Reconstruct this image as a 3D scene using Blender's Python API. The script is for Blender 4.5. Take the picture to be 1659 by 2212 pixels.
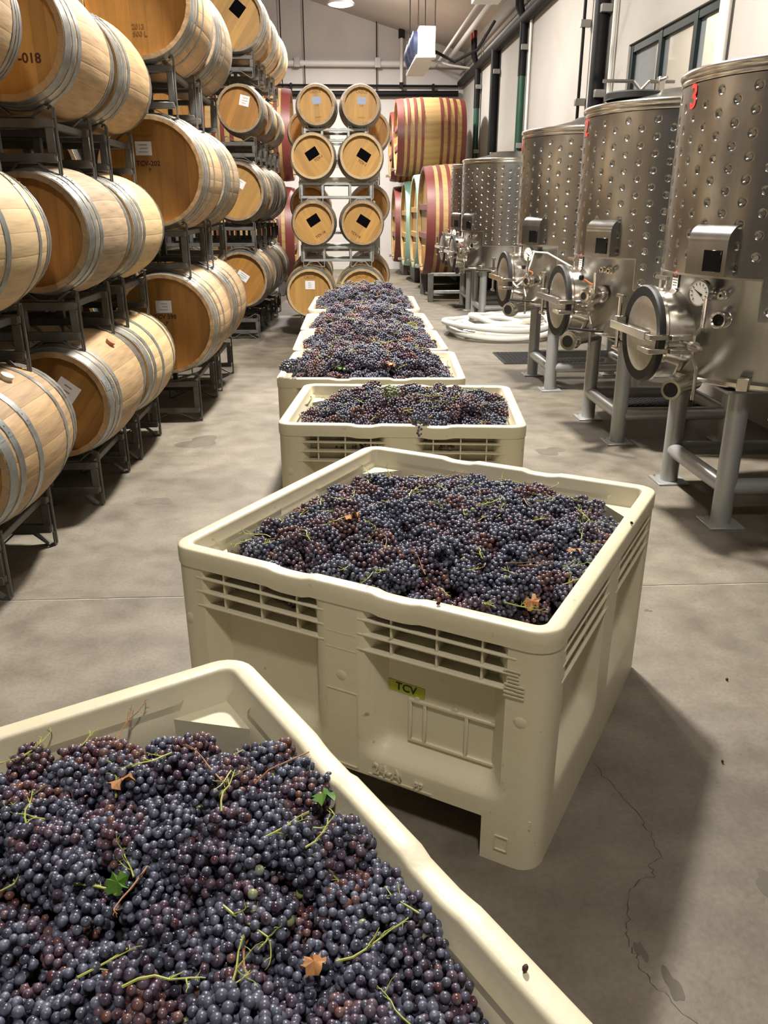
import bpy, bmesh, math, random
from mathutils import Vector, Matrix, Euler
R_ = math.radians
rnd = random.Random(7)
scene = bpy.context.scene
for o in list(bpy.data.objects):
    bpy.data.objects.remove(o)
COL = scene.collection

# ------------------------------------------------------------------ camera
W_, H_ = 1659.0, 2212.0
FPX = 1750.0
cam_d = bpy.data.cameras.new('camera')
cam = bpy.data.objects.new('camera', cam_d)
COL.objects.link(cam)
cam.location = (0, 0, 1.69)
cam.rotation_euler = (R_(90 - 20.63), 0, R_(-3.03))
cam_d.sensor_fit = 'HORIZONTAL'
cam_d.sensor_width = 36.0
cam_d.lens = 36.0 * FPX / W_
cam_d.clip_start = 0.02
cam_d.clip_end = 200
scene.camera = cam

# ------------------------------------------------------------------ world, exposure
wd = bpy.data.worlds.new('world')
scene.world = wd
wd.use_nodes = True
wd.node_tree.nodes['Background'].inputs[0].default_value = (0.9, 0.92, 1, 1)
wd.node_tree.nodes['Background'].inputs[1].default_value = 0.0
vs = scene.view_settings
vs.view_transform = 'Standard'
vs.look = 'None'
vs.gamma = 1.0
vs.use_curve_mapping = False
vs.exposure = 0.42
scene.cycles.diffuse_bounces = 2
LAMP_W = 520.0
LAMP_COL = (1.0, 0.95, 0.88)
# lamps hang above the aisle: (x, y, z, power share)
LAMPS = [(0.14, 20.6, 5.85, .9), (0.2, 13.4, 5.85, .9), (0.3, 6.3, 5.85, 1.15), (0.2, -0.9, 5.85, 0.2)]

# ------------------------------------------------------------------ materials
MATS = {}
def nn(nt, t, x=0, y=0, **kw):
    n = nt.nodes.new(t)
    for k, v in kw.items():
        setattr(n, k, v)
    return n
def newmat(name):
    m = bpy.data.materials.new(name)
    m.use_nodes = True
    nt = m.node_tree
    b = nt.nodes['Principled BSDF']
    MATS[name] = m
    return m, nt, b
def simple(name, col, rough=.5, metal=0.0, noise=0.0, scale=8.0, bump=0.0, bscale=40.0, stretch=None, spec=None, emit=None, objvar=0.0):
    m, nt, b = newmat(name)
    b.inputs['Base Color'].default_value = (*col, 1)
    b.inputs['Roughness'].default_value = rough
    b.inputs['Metallic'].default_value = metal
    if spec is not None:
        b.inputs['Specular IOR Level'].default_value = spec
    if emit:
        b.inputs['Emission Color'].default_value = (*emit[:3], 1)
        b.inputs['Emission Strength'].default_value = emit[3]
    L = nt.links
    if noise > 0 or bump > 0 or objvar > 0:
        tc = nn(nt, 'ShaderNodeTexCoord')
        mp = nn(nt, 'ShaderNodeMapping')
        if stretch:
            mp.inputs['Scale'].default_value = stretch
        L.new(tc.outputs['Object'], mp.inputs['Vector'])
    if noise > 0 or objvar > 0:
        no = nn(nt, 'ShaderNodeTexNoise')
        no.inputs['Scale'].default_value = scale
        no.inputs['Detail'].default_value = 5
        L.new(mp.outputs[0], no.inputs['Vector'])
        mr = nn(nt, 'ShaderNodeMapRange')
        mr.inputs['From Min'].default_value = .25
        mr.inputs['From Max'].default_value = .75
        mr.inputs['To Min'].default_value = 1 - noise
        mr.inputs['To Max'].default_value = 1 + noise * .6
        L.new(no.outputs['Fac'], mr.inputs['Value'])
        fac = mr.outputs[0]
        if objvar > 0:
            oi = nn(nt, 'ShaderNodeObjectInfo')
            mr2 = nn(nt, 'ShaderNodeMapRange')
            mr2.inputs['To Min'].default_value = 1 - objvar
            mr2.inputs['To Max'].default_value = 1 + objvar
            L.new(oi.outputs['Random'], mr2.inputs['Value'])
            mu = nn(nt, 'ShaderNodeMath', operation='MULTIPLY')
            L.new(fac, mu.inputs[0]); L.new(mr2.outputs[0], mu.inputs[1])
            fac = mu.outputs[0]
        vm = nn(nt, 'ShaderNodeVectorMath', operation='SCALE')
        vm.inputs[0].default_value = col
        L.new(fac, vm.inputs['Scale'])
        L.new(vm.outputs[0], b.inputs['Base Color'])
    if bump > 0:
        n2 = nn(nt, 'ShaderNodeTexNoise')
        n2.inputs['Scale'].default_value = bscale
        n2.inputs['Detail'].default_value = 4
        L.new(mp.outputs[0], n2.inputs['Vector'])
        bp = nn(nt, 'ShaderNodeBump')
        bp.inputs['Strength'].default_value = bump
        bp.inputs['Distance'].default_value = .01
        L.new(n2.outputs['Fac'], bp.inputs['Height'])
        L.new(bp.outputs[0], b.inputs['Normal'])
    return m

# wood: grain runs along the given stretch axis; objvar gives every plank its own tone
simple('oak', (.39, .255, .128), .62, noise=.28, scale=3.0, stretch=(14, 1.4, 14), bump=.12, bscale=6, objvar=.16)
simple('oak_pale', (.52, .375, .195), .6, noise=.2, scale=3.0, stretch=(14, 1.4, 14), bump=.1, bscale=6, objvar=.10)
simple('oak_grey', (.30, .21, .12), .65, noise=.35, scale=3.0, stretch=(14, 1.4, 14), bump=.12, bscale=6, objvar=.2)
simple('head_oak', (.37, .17, .030), .55, noise=.22, scale=2.6, stretch=(10, 10, 1.2), bump=.06, bscale=6, objvar=.17)
simple('head_oak_pale', (.45, .25, .066), .55, noise=.18, scale=2.6, stretch=(10, 10, 1.2), bump=.06, bscale=6, objvar=.13)
simple('head_oak_dark', (.33, .16, .035), .55, noise=.3, scale=2.6, stretch=(10, 10, 1.2), bump=.06, bscale=6, objvar=.16)
simple('cask_oak', (.42, .27, .105), .55, noise=.22, scale=2.0, stretch=(1, 8, 8), bump=.05, bscale=6, objvar=.07)
simple('cask_head', (.42, .24, .07), .55, noise=.25, scale=2.0, stretch=(8, 8, 1), objvar=.1)
simple('red_paint', (.175, .038, .032), .45, noise=.12, scale=6)
simple('mint_paint', (.36, .62, .50), .4, noise=.12, scale=5)
simple('green_paint', (.02, .12, .06), .4, noise=.15, scale=5)
simple('hoop_steel', (.30, .31, .30), .42, metal=.75, noise=.35, scale=14, bump=.05, bscale=30, objvar=.12)
simple('rack_steel', (.135, .13, .12), .5, metal=.45, noise=.3, scale=12, bump=.05)
simple('rack_galv', (.45, .46, .44), .42, metal=.6, noise=.2, scale=14)
simple('paper', (.80, .80, .80), .7, noise=.06, scale=30)
simple('paper_blue', (.30, .34, .45), .6, noise=.04, scale=20)
simple('black_label', (.002, .002, .003), .9, spec=.05)
simple('stencil_ink', (.05, .012, .008), .7)
simple('faint_ink', (.24, .10, .018), .7)
simple('bung_silicone', (.75, .66, .50), .5)
simple('bung_wood', (.50, .20, .10), .6, noise=.2, scale=30)
simple('stainless', (.40, .39, .37), .27, metal=1.0, noise=.16, scale=3.0, stretch=(6, 6, .6), bump=.03, bscale=3)
simple('stainless_bright', (.72, .69, .63), .2, metal=1.0, noise=.08, scale=6)
simple('stainless_brushed', (.58, .55, .50), .34, metal=1.0, noise=.12, scale=5, stretch=(1, 8, 8))
simple('rubber', (.008, .008, .008), .55)
simple('leg_paint', (.40, .405, .40), .33, metal=.35, noise=.08, scale=5)
simple('dial_white', (.85, .83, .75), .4)
simple('ink_black', (.01, .01, .01), .5)
simple('sign_red', (.55, .05, .03), .5)
simple('number_red', (.62, .03, .02), .5)
simple('screen_black', (.004, .004, .005), .2)
simple('orange_handle', (.65, .18, .06), .45)
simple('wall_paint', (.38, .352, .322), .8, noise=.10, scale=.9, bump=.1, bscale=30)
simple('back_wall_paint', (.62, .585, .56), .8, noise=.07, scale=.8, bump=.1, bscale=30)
simple('wall_dark', (.14, .13, .12), .8, noise=.1, scale=1)  # unseen left and front walls, toned dark to cut bounced light
simple('ceiling_paint', (.62, .57, .52), .85, noise=.05, scale=1.2)
simple('white_pipe', (.70, .68, .64), .5)
simple('dark_pipe', (.005, .005, .006), .6, spec=.25)
simple('green_pipe', (.012, .06, .035), .4)
simple('pipe_steel', (.30, .29, .27), .45, metal=.6)
simple('window_frame', (.006, .014, .012), .5, spec=.3)
simple('unit_white', (.74, .73, .70), .5)
simple('fan_blue', (.03, .04, .09), .5)
simple('hose_white', (.72, .71, .66), .45)
simple('mat_rubber', (.012, .012, .012), .65)
simple('tape_green', (.42, .47, .03), .5)
simple('stem_green', (.42, .45, .10), .55, noise=.25, scale=60)
simple('stem_brown', (.35, .17, .07), .6, noise=.25, scale=60)
simple('leaf_green', (.10, .22, .03), .5, noise=.3, scale=40)
simple('leaf_dry', (.50, .24, .09), .7, noise=.3, scale=40)
simple('gap_shade', (.012, .008, .012), .7)  # shade in the gaps between berries, put into the colour
simple('tan_panel', (.55, .38, .20), .6, noise=.1, scale=2)
simple('lamp_glow', (1, 1, 1), .5, emit=(1.0, .95, .86, 14.0))
simple('lamp_body', (.5, .5, .5), .5)

# glass of the interior window
m, nt, b = newmat('glass')
b.inputs['Base Color'].default_value = (.9, .95, 1, 1)
b.inputs['Roughness'].default_value = .02
b.inputs['Alpha'].default_value = .14
m.blend_method = 'BLEND' if hasattr(m, 'blend_method') else m.blend_method

# cream bin plastic with scuffs and soil
def plastic():
    m, nt, b = newmat('bin_plastic')
    L = nt.links
    tc = nn(nt, 'ShaderNodeTexCoord')
    n1 = nn(nt, 'ShaderNodeTexNoise'); n1.inputs['Scale'].default_value = 2.2; n1.inputs['Detail'].default_value = 6
    n2 = nn(nt, 'ShaderNodeTexNoise'); n2.inputs['Scale'].default_value = 30; n2.inputs['Detail'].default_value = 3
    L.new(tc.outputs['Object'], n1.inputs['Vector']); L.new(tc.outputs['Object'], n2.inputs['Vector'])
    r1 = nn(nt, 'ShaderNodeValToRGB')
    r1.color_ramp.elements[0].position = .3; r1.color_ramp.elements[0].color = (.62, .55, .38, 1)
    r1.color_ramp.elements[1].position = .62; r1.color_ramp.elements[1].color = (.70, .635, .46, 1)
    L.new(n1.outputs['Fac'], r1.inputs[0])
    r2 = nn(nt, 'ShaderNodeValToRGB')
    r2.color_ramp.elements[0].position = .70; r2.color_ramp.elements[0].color = (1, 1, 1, 1)
    r2.color_ramp.elements[1].position = .80; r2.color_ramp.elements[1].color = (.45, .30, .18, 1)
    L.new(n2.outputs['Fac'], r2.inputs[0])
    mx = nn(nt, 'ShaderNodeMix', data_type='RGBA', blend_type='MULTIPLY')
    mx.inputs[0].default_value = .8
    L.new(r1.outputs[0], mx.inputs[6]); L.new(r2.outputs[0], mx.inputs[7])
    L.new(mx.outputs[2], b.inputs['Base Color'])
    b.inputs['Roughness'].default_value = .42
    n3 = nn(nt, 'ShaderNodeTexNoise'); n3.inputs['Scale'].default_value = 55
    L.new(tc.outputs['Object'], n3.inputs['Vector'])
    bp = nn(nt, 'ShaderNodeBump'); bp.inputs['Strength'].default_value = .08; bp.inputs['Distance'].default_value = .01
    L.new(n3.outputs['Fac'], bp.inputs['Height']); L.new(bp.outputs[0], b.inputs['Normal'])
plastic()

def concrete():
    m, nt, b = newmat('concrete')
    L = nt.links
    tc = nn(nt, 'ShaderNodeTexCoord')
    n1 = nn(nt, 'ShaderNodeTexNoise'); n1.inputs['Scale'].default_value = .9; n1.inputs['Detail'].default_value = 7; n1.inputs['Roughness'].default_value = .6
    n2 = nn(nt, 'ShaderNodeTexNoise'); n2.inputs['Scale'].default_value = 5.5; n2.inputs['Detail'].default_value = 6
    n3 = nn(nt, 'ShaderNodeTexNoise'); n3.inputs['Scale'].default_value = 60; n3.inputs['Detail'].default_value = 3
    for n in (n1, n2, n3):
        L.new(tc.outputs['Object'], n.inputs['Vector'])
    r1 = nn(nt, 'ShaderNodeValToRGB')
    e = r1.color_ramp.elements
    e[0].position = .30; e[0].color = (.112, .096, .071, 1)
    e[1].position = .68; e[1].color = (.24, .208, .160, 1)
    L.new(n1.outputs['Fac'], r1.inputs[0])
    r2 = nn(nt, 'ShaderNodeValToRGB')
    e = r2.color_ramp.elements
    e[0].position = .30; e[0].color = (.74, .72, .70, 1)
    e[1].position = .62; e[1].color = (1.06, 1.06, 1.06, 1)
    L.new(n2.outputs['Fac'], r2.inputs[0])
    mx = nn(nt, 'ShaderNodeMix', data_type='RGBA', blend_type='MULTIPLY'); mx.inputs[0].default_value = 1
    L.new(r1.outputs[0], mx.inputs[6]); L.new(r2.outputs[0], mx.inputs[7])
    r3 = nn(nt, 'ShaderNodeValToRGB')
    e = r3.color_ramp.elements
    e[0].position = .30; e[0].color = (.86, .86, .86, 1)
    e[1].position = .60; e[1].color = (1.03, 1.03, 1.03, 1)
    L.new(n3.outputs['Fac'], r3.inputs[0])
    m2 = nn(nt, 'ShaderNodeMix', data_type='RGBA', blend_type='MULTIPLY'); m2.inputs[0].default_value = 1
    L.new(mx.outputs[2], m2.inputs[6]); L.new(r3.outputs[0], m2.inputs[7])
    L.new(m2.outputs[2], b.inputs['Base Color'])
    rr = nn(nt, 'ShaderNodeMapRange'); rr.inputs['To Min'].default_value = .42; rr.inputs['To Max'].default_value = .7
    L.new(n2.outputs['Fac'], rr.inputs['Value']); L.new(rr.outputs[0], b.inputs['Roughness'])
    bp = nn(nt, 'ShaderNodeBump'); bp.inputs['Strength'].default_value = .12; bp.inputs['Distance'].default_value = .01
    L.new(n3.outputs['Fac'], bp.inputs['Height']); L.new(bp.outputs[0], b.inputs['Normal'])
concrete()
simple('joint_filler', (.42, .39, .33), .8, noise=.5, scale=9)
simple('crack_dark', (.07, .06, .048), .9)
simple('stain_dark', (.115, .098, .074), .7, noise=.3, scale=8)

def berry_mat():
    m, nt, b = newmat('berry_skin')
    L = nt.links
    at = nn(nt, 'ShaderNodeAttribute', attribute_name='brand', attribute_type='GEOMETRY')
    ao = nn(nt, 'ShaderNodeAttribute', attribute_name='tone', attribute_type='GEOMETRY')
    oi = nn(nt, 'ShaderNodeAttribute', attribute_name='hue', attribute_type='OBJECT')
    tc = nn(nt, 'ShaderNodeTexCoord')
    # hue: bunch tone + a little berry variation
    s1 = nn(nt, 'ShaderNodeMath', operation='SUBTRACT'); L.new(at.outputs['Fac'], s1.inputs[0]); s1.inputs[1].default_value = .5
    s2 = nn(nt, 'ShaderNodeMath', operation='MULTIPLY_ADD'); L.new(s1.outputs[0], s2.inputs[0]); s2.inputs[1].default_value = .62
    ad = nn(nt, 'ShaderNodeMath', operation='ADD'); L.new(ao.outputs['Fac'], ad.inputs[0]); L.new(oi.outputs['Fac'], ad.inputs[1])
    fr = nn(nt, 'ShaderNodeMath', operation='FRACT'); L.new(ad.outputs[0], fr.inputs[0])
    L.new(fr.outputs[0], s2.inputs[2])
    rp = nn(nt, 'ShaderNodeValToRGB')
    e = rp.color_ramp.elements
    e[0].position = 0; e[0].color = (.012, .014, .026, 1)
    e[1].position = 1; e[1].color = (.17, .06, .025, 1)
    for p, c in ((.40, (.018, .014, .026)), (.60, (.042, .013, .026)), (.82, (.085, .019, .020))):
        q = e.new(p); q.color = (*c, 1)
    L.new(s2.outputs[0], rp.inputs[0])
    # green berries, few
    gt = nn(nt, 'ShaderNodeMath', operation='GREATER_THAN'); L.new(at.outputs['Fac'], gt.inputs[0]); gt.inputs[1].default_value = .992
    mg = nn(nt, 'ShaderNodeMix', data_type='RGBA'); L.new(gt.outputs[0], mg.inputs[0])
    L.new(rp.outputs[0], mg.inputs[6]); mg.inputs[7].default_value = (.26, .30, .05, 1)
    # waxy bloom
    no = nn(nt, 'ShaderNodeTexNoise'); no.inputs['Scale'].default_value = 70; no.inputs['Detail'].default_value = 3
    L.new(tc.outputs['Object'], no.inputs['Vector'])
    mr = nn(nt, 'ShaderNodeMapRange'); mr.inputs['From Min'].default_value = .36; mr.inputs['From Max'].default_value = .66
    mr.inputs['To Min'].default_value = .06; mr.inputs['To Max'].default_value = .66
    L.new(no.outputs['Fac'], mr.inputs['Value'])
    # red bunches carry less bloom
    iv = nn(nt, 'ShaderNodeMapRange'); iv.inputs['To Min'].default_value = 1.0; iv.inputs['To Max'].default_value = .42
    L.new(fr.outputs[0], iv.inputs['Value'])
    mu = nn(nt, 'ShaderNodeMath', operation='MULTIPLY'); L.new(mr.outputs[0], mu.inputs[0]); L.new(iv.outputs[0], mu.inputs[1])
    mb = nn(nt, 'ShaderNodeMix', data_type='RGBA'); L.new(mu.outputs[0], mb.inputs[0])
    L.new(mg.outputs[2], mb.inputs[6]); mb.inputs[7].default_value = (.27, .29, .40, 1)
    L.new(mb.outputs[2], b.inputs['Base Color'])
    rr = nn(nt, 'ShaderNodeMapRange'); rr.inputs['To Min'].default_value = .22; rr.inputs['To Max'].default_value = .6
    L.new(mu.outputs[0], rr.inputs['Value']); L.new(rr.outputs[0], b.inputs['Roughness'])
berry_mat()

# ------------------------------------------------------------------ mesh helpers
class MB:
    def __init__(self):
        self.v = []; self.f = []
    def add(self, vs, fs):
        o = len(self.v)
        self.v.extend([tuple(p) for p in vs])
        self.f.extend([tuple(i + o for i in f) for f in fs])
        return self
    def box(self, c, s, M=None):
        x, y, z = s[0] / 2, s[1] / 2, s[2] / 2
        p = [Vector((sx * x, sy * y, sz * z)) for sz in (-1, 1) for sy in (-1, 1) for sx in (-1, 1)]
        if M is not None:
            p = [M @ q for q in p]
        c = Vector(c)
        return self.add([q + c for q in p], [(0, 2, 3, 1), (4, 5, 7, 6), (0, 1, 5, 4), (2, 6, 7, 3), (0, 4, 6, 2), (1, 3, 7, 5)])
    def bbox(self, x0, x1, y0, y1, z0, z1):
        return self.box(((x0 + x1) / 2, (y0 + y1) / 2, (z0 + z1) / 2), (abs(x1 - x0), abs(y1 - y0), abs(z1 - z0)))
    def cbox(self, c, s, b=.004, M=None):   # chamfered box
        bm = bmesh.new()
        bmesh.ops.create_cube(bm, size=1)
        bmesh.ops.scale(bm, vec=s, verts=bm.verts)
        bmesh.ops.bevel(bm, geom=bm.edges[:], offset=b, segments=1, affect='EDGES', profile=.5)
        c = Vector(c)
        bm.verts.index_update()
        vs = [((M @ v.co) if M is not None else v.co) + c for v in bm.verts]
        fs = [[v.index for v in f.verts] for f in bm.faces]
        bm.free()
        return self.add(vs, fs)
    def cyl(self, p0, p1, r0, r1=None, n=16, caps=True):
        r1 = r0 if r1 is None else r1
        p0 = Vector(p0); p1 = Vector(p1)
        d = (p1 - p0).normalized()
        u = d.orthogonal().normalized(); w = d.cross(u)
        vs = []
        for p, r in ((p0, r0), (p1, r1)):
            for i in range(n):
                a = 2 * math.pi * i / n
                vs.append(p + u * (r * math.cos(a)) + w * (r * math.sin(a)))
        fs = [(i, (i + 1) % n, n + (i + 1) % n, n + i) for i in range(n)]
        if caps:
            fs.append(tuple(reversed(range(n)))); fs.append(tuple(range(n, 2 * n)))
        return self.add(vs, fs)
    def tube(self, pts, r, n=8, caps=True, closed=False):
        pts = [Vector(p) for p in pts]
        m = len(pts)
        vs = []
        t0 = (pts[1] - pts[0]).normalized()
        u = t0.orthogonal().normalized()
        for i, p in enumerate(pts):
            if closed:
                t = (pts[(i + 1) % m] - pts[i - 1]).normalized()
            else:
                a = pts[max(i - 1, 0)]; b = pts[min(i + 1, m - 1)]
                t = (b - a).normalized()
            u = (u - t * u.dot(t)).normalized()
            w = t.cross(u)
            rr = r[i] if isinstance(r, (list, tuple)) else r
            for k in range(n):
                a = 2 * math.pi * k / n
                vs.append(p + u * (rr * math.cos(a)) + w * (rr * math.sin(a)))
        fs = []
        for i in range(m if closed else m - 1):
            j = (i + 1) % m
            for k in range(n):
                fs.append((i * n + k, i * n + (k + 1) % n, j * n + (k + 1) % n, j * n + k))
        if caps and not closed:
            fs.append(tuple(reversed(range(n)))); fs.append(tuple(range((m - 1) * n, m * n)))
        return self.add(vs, fs)
    def lathe(self, prof, n=32, axis='Z', o=(0, 0, 0), a0=0, a1=None):
        # prof: list of (r, h)
        full = a1 is None
        a1 = a0 + 2 * math.pi if full else a1
        vs = []
        cols = n if full else n + 1
        for r, h in prof:
            for i in range(cols):
                a = a0 + (a1 - a0) * i / n
                c, s = r * math.cos(a), r * math.sin(a)
                if axis == 'Z': p = (c, s, h)
                elif axis == 'Y': p = (c, h, s)
                else: p = (h, c, s)
                vs.append((p[0] + o[0], p[1] + o[1], p[2] + o[2]))
        fs = []
        for j in range(len(prof) - 1):
            for i in range(n):
                i2 = (i + 1) % cols
                q = (j * cols + i, j * cols + i2, (j + 1) * cols + i2, (j + 1) * cols + i)
                fs.append(q if axis != 'Y' else tuple(reversed(q)))
        return self.add(vs, fs)
    def prism(self, poly, h0, h1, axis='Z'):
        n = len(poly)
        def P(a, b, h):
            return (a, b, h) if axis == 'Z' else ((a, h, b) if axis == 'Y' else (h, a, b))
        vs = [P(a, b, h0) for a, b in poly] + [P(a, b, h1) for a, b in poly]
        fs = [tuple(reversed(range(n))), tuple(range(n, 2 * n))] + [(i, (i + 1) % n, n + (i + 1) % n, n + i) for i in range(n)]
        return self.add(vs, fs)
    def xform(self, M):
        self.v = [tuple(M @ Vector(p)) for p in self.v]
        return self
    def mesh(self, name, mat, smooth=True, angle=38, fixn=True):
        me = bpy.data.meshes.new(name)
        me.from_pydata(self.v, [], self.f)
        if fixn:
            bm = bmesh.new(); bm.from_mesh(me)
            bmesh.ops.recalc_face_normals(bm, faces=bm.faces[:])
            bm.to_mesh(me); bm.free()
        if mat:
            me.materials.append(MATS[mat])
        if smooth:
            me.polygons.foreach_set('use_smooth', [True] * len(me.polygons))
            me.set_sharp_from_angle(angle=R_(angle))
        me.update()
        return me

def ob(name, me, parent=None, loc=(0, 0, 0), rot=(0, 0, 0), scale=None):
    o = bpy.data.objects.new(name, me)
    COL.objects.link(o)
    o.parent = parent
    o.location = loc
    o.rotation_euler = rot
    if scale:
        o.scale = scale
    return o
def tag(o, label, cat, group=None, kind=None):
    o['label'] = label; o['category'] = cat
    if group: o['group'] = group
    if kind: o['kind'] = kind
    return o
def thing(name, label, cat, loc=(0, 0, 0), rotz=0, group=None):
    o = ob(name, None, None, loc, (0, 0, rotz))
    o.empty_display_size = .1
    return tag(o, label, cat, group)
def struct(name, me, parent=None, loc=(0, 0, 0), rot=(0, 0, 0)):
    o = ob(name, me, parent, loc, rot)
    if parent is None:
        o['kind'] = 'structure'
    return o
_txt = {}
def text_mesh(s, size, mat, ext=.0006, shear=0):
    k = (s, size, mat, ext)
    if k in _txt:
        return _txt[k]
    cu = bpy.data.curves.new('lettering', 'FONT')
    cu.body = s; cu.size = size; cu.extrude = ext; cu.offset = size * .02; cu.align_x = 'CENTER'; cu.align_y = 'CENTER'; cu.shear = shear
    cu.resolution_u = 3
    t = bpy.data.objects.new('lettering', cu)
    COL.objects.link(t)
    dg = bpy.context.evaluated_depsgraph_get()
    me = bpy.data.meshes.new_from_object(t.evaluated_get(dg))
    me.materials.clear(); me.materials.append(MATS[mat])
    bpy.data.objects.remove(t); bpy.data.curves.remove(cu)
    me.name = 'lettering'
    _txt[k] = me
    return me
def smooth01(a, b, x):
    t = max(0, min(1, (x - a) / (b - a)))
    return t * t * (3 - 2 * t)

# ------------------------------------------------------------------ room shell
XW, YB, XL, YF = 3.45, 24.5, -3.2, -5.0
# floor: slab base with slabs as pieces, joints between them
fl = struct('floor', MB().bbox(XL, XW, YF, YB, -.12, -.0025).mesh('floor', 'joint_filler'))
ys = [YF, 3.42, 9.2, 15.0, 20.0, YB]
xs = [XL, XW]
for i in range(len(ys) - 1):
    g = .006
    ob('slab', MB().bbox(XL, XW, ys[i] + g, ys[i + 1] - g, -.012, 0).mesh('slab', 'concrete'), fl)

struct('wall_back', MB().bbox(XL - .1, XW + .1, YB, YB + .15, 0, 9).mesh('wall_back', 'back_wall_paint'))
struct('wall_left', MB().bbox(XL - .15, XL, YF, YB, 0, 9).mesh('wall_left', 'wall_dark'))  # set close and dark so the gaps behind the racks stay black
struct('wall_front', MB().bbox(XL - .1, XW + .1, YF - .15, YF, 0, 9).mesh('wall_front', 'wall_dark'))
WY0, WY1, WZ0, WZ1 = 8.02, 10.68, 2.5, 3.47
wr = MB()
wr.bbox(XW, XW + .16, YF, WY0, 0, 6.2)
wr.bbox(XW, XW + .16, WY1, YB, 0, 6.2)
wr.bbox(XW, XW + .16, WY0, WY1, 0, WZ0)
wr.bbox(XW, XW + .16, WY0, WY1, WZ1, 6.2)
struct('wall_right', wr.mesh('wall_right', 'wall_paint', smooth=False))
# sloped ceiling: 5.55 m at the right wall, rising to the left
def zc(x): return 5.56 + .285 * (XW - x)
cl = MB().add([(XW + .16, YF, zc(XW + .16)), (XW + .16, YB, zc(XW + .16)), (XL - .15, YB, zc(XL - .15)), (XL - .15, YF, zc(XL - .15)),
               (XW + .16, YF, zc(XW) + .2), (XW + .16, YB, zc(XW) + .2), (XL - .15, YB, zc(XL) + .2), (XL - .15, YF, zc(XL) + .2)],
              [(0, 1, 2, 3), (7, 6, 5, 4), (0, 4, 5, 1), (1, 5, 6, 2), (2, 6, 7, 3), (3, 7, 4, 0)])
struct('ceiling', cl.mesh('ceiling', 'ceiling_paint', smooth=False))
# adjoining room behind the window
ar = MB()
ar.bbox(8.4, 8.5, 4, 26, 0, 6)
ar.bbox(XW + .16, 8.5, 25.9, 26, 0, 6)
ar.bbox(XW + .16, 8.5, 4, 4.1, 0, 6)
struct('wall_adjoining', ar.mesh('wall_adjoining', 'back_wall_paint', smooth=False))
struct('floor_adjoining', MB().bbox(XW + .16, 8.5, 4, 26, -.1, 0).mesh('floor_adjoining', 'concrete'))
struct('ceiling_adjoining', MB().bbox(XW + .16, 8.5, 4, 26, 4.6, 4.7).mesh('ceiling_adjoining', 'unit_white'))
for k in range(6):
    struct('trim_%d' % (k + 1), MB().bbox(XW + .16, 8.4, 8.2 + 2.6 * k, 8.4 + 2.6 * k, 4.25, 4.6).mesh('ceiling_beam', 'unit_white'))
cr = thing('storage_crate', 'tan wooden crates stacked behind the window of the next room', 'crate', (5.6, 14.6, 0))
for k in range(4):
    ob('panel', MB().bbox(-1.2, 1.2, -2.2, 1.2, 1.02 * k, 1.02 * k + 1.0).mesh('panel', 'tan_panel'), cr)
# window frame
wf = struct('window_1', MB().bbox(XW + .03, XW + .11, WY0, WY1, WZ1 - .09, WZ1).mesh('frame_head', 'window_frame'))
ob('frame_sill', MB().bbox(XW + .03, XW + .11, WY0, WY1, WZ0, WZ0 + .07).mesh('frame_sill', 'window_frame'), wf)
for yy, w in ((WY1 - .045, .09), (9.72, .09), (8.8, .09), (WY0 + .045, .09)):
    ob('mullion', MB().bbox(XW + .025, XW + .115, yy - w / 2, yy + w / 2, WZ0, WZ1).mesh('mullion', 'window_frame'), wf)
pe = [WY0 + .09, 8.755, 8.845, 9.675, 9.765, WY1 - .09]
for k in range(3):
    ob('pane', MB().bbox(XW + .066, XW + .072, pe[2 * k], pe[2 * k + 1], WZ0 + .07, WZ1 - .09).mesh('pane', 'glass'), wf)

# lamps
for i, (lx, ly, lz, pw) in enumerate(LAMPS):
    nm = ['hanging high bay lamp glowing above the barrel racks at the back wall', 'round high bay lamp over the far end of the bin row',
          'round high bay lamp over the middle of the aisle', 'round high bay lamp over the front of the aisle', 'round high bay lamp above the left barrel racks'][i]
    t = thing('high_bay_lamp', nm, 'lamp', (lx, ly, lz), 0, 'ceiling lamps')
    ob('housing', MB().lathe([(.02, .42), (.09, .40), (.11, .22), (.30, .02), (.31, .0), (.27, .0)], 24).mesh('housing', 'lamp_body'), t)
    ob('diffuser', MB().lathe([(.0, -.035), (.16, -.03), (.265, .0), (.265, .01)], 24).mesh('diffuser', 'lamp_glow'), t)
    ob('hanging_rod', MB().cyl((0, 0, .40), (0, 0, zc(lx) - lz), .012, n=8).mesh('hanging_rod', 'pipe_steel'), t)
    ld = bpy.data.lights.new('lamp_light', 'AREA')
    ld.shape = 'DISK'; ld.size = .5; ld.energy = LAMP_W * pw; ld.color = LAMP_COL; ld.spread = R_(170)
    lo = bpy.data.objects.new('lamp_light', ld); COL.objects.link(lo)
    lo.parent = t; lo.location = (0, 0, -.05)
    # added point light beside the housing, brightens the ceiling and upper walls
    lu = bpy.data.lights.new('ceiling_fill', 'POINT'); lu.energy = LAMP_W * pw * .22; lu.color = LAMP_COL; lu.shadow_soft_size = .12
    lv = bpy.data.objects.new('ceiling_fill', lu); COL.objects.link(lv); lv.parent = t; lv.location = (.14, 0, .34)
ld = bpy.data.lights.new('window_room_light', 'AREA'); ld.shape = 'RECTANGLE'; ld.size = 2; ld.size_y = 6; ld.energy = 260; ld.color = (.85, .93, 1)
lo = bpy.data.objects.new('window_room_light', ld); COL.objects.link(lo); lo.location = (6.0, 13, 4.2)

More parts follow.
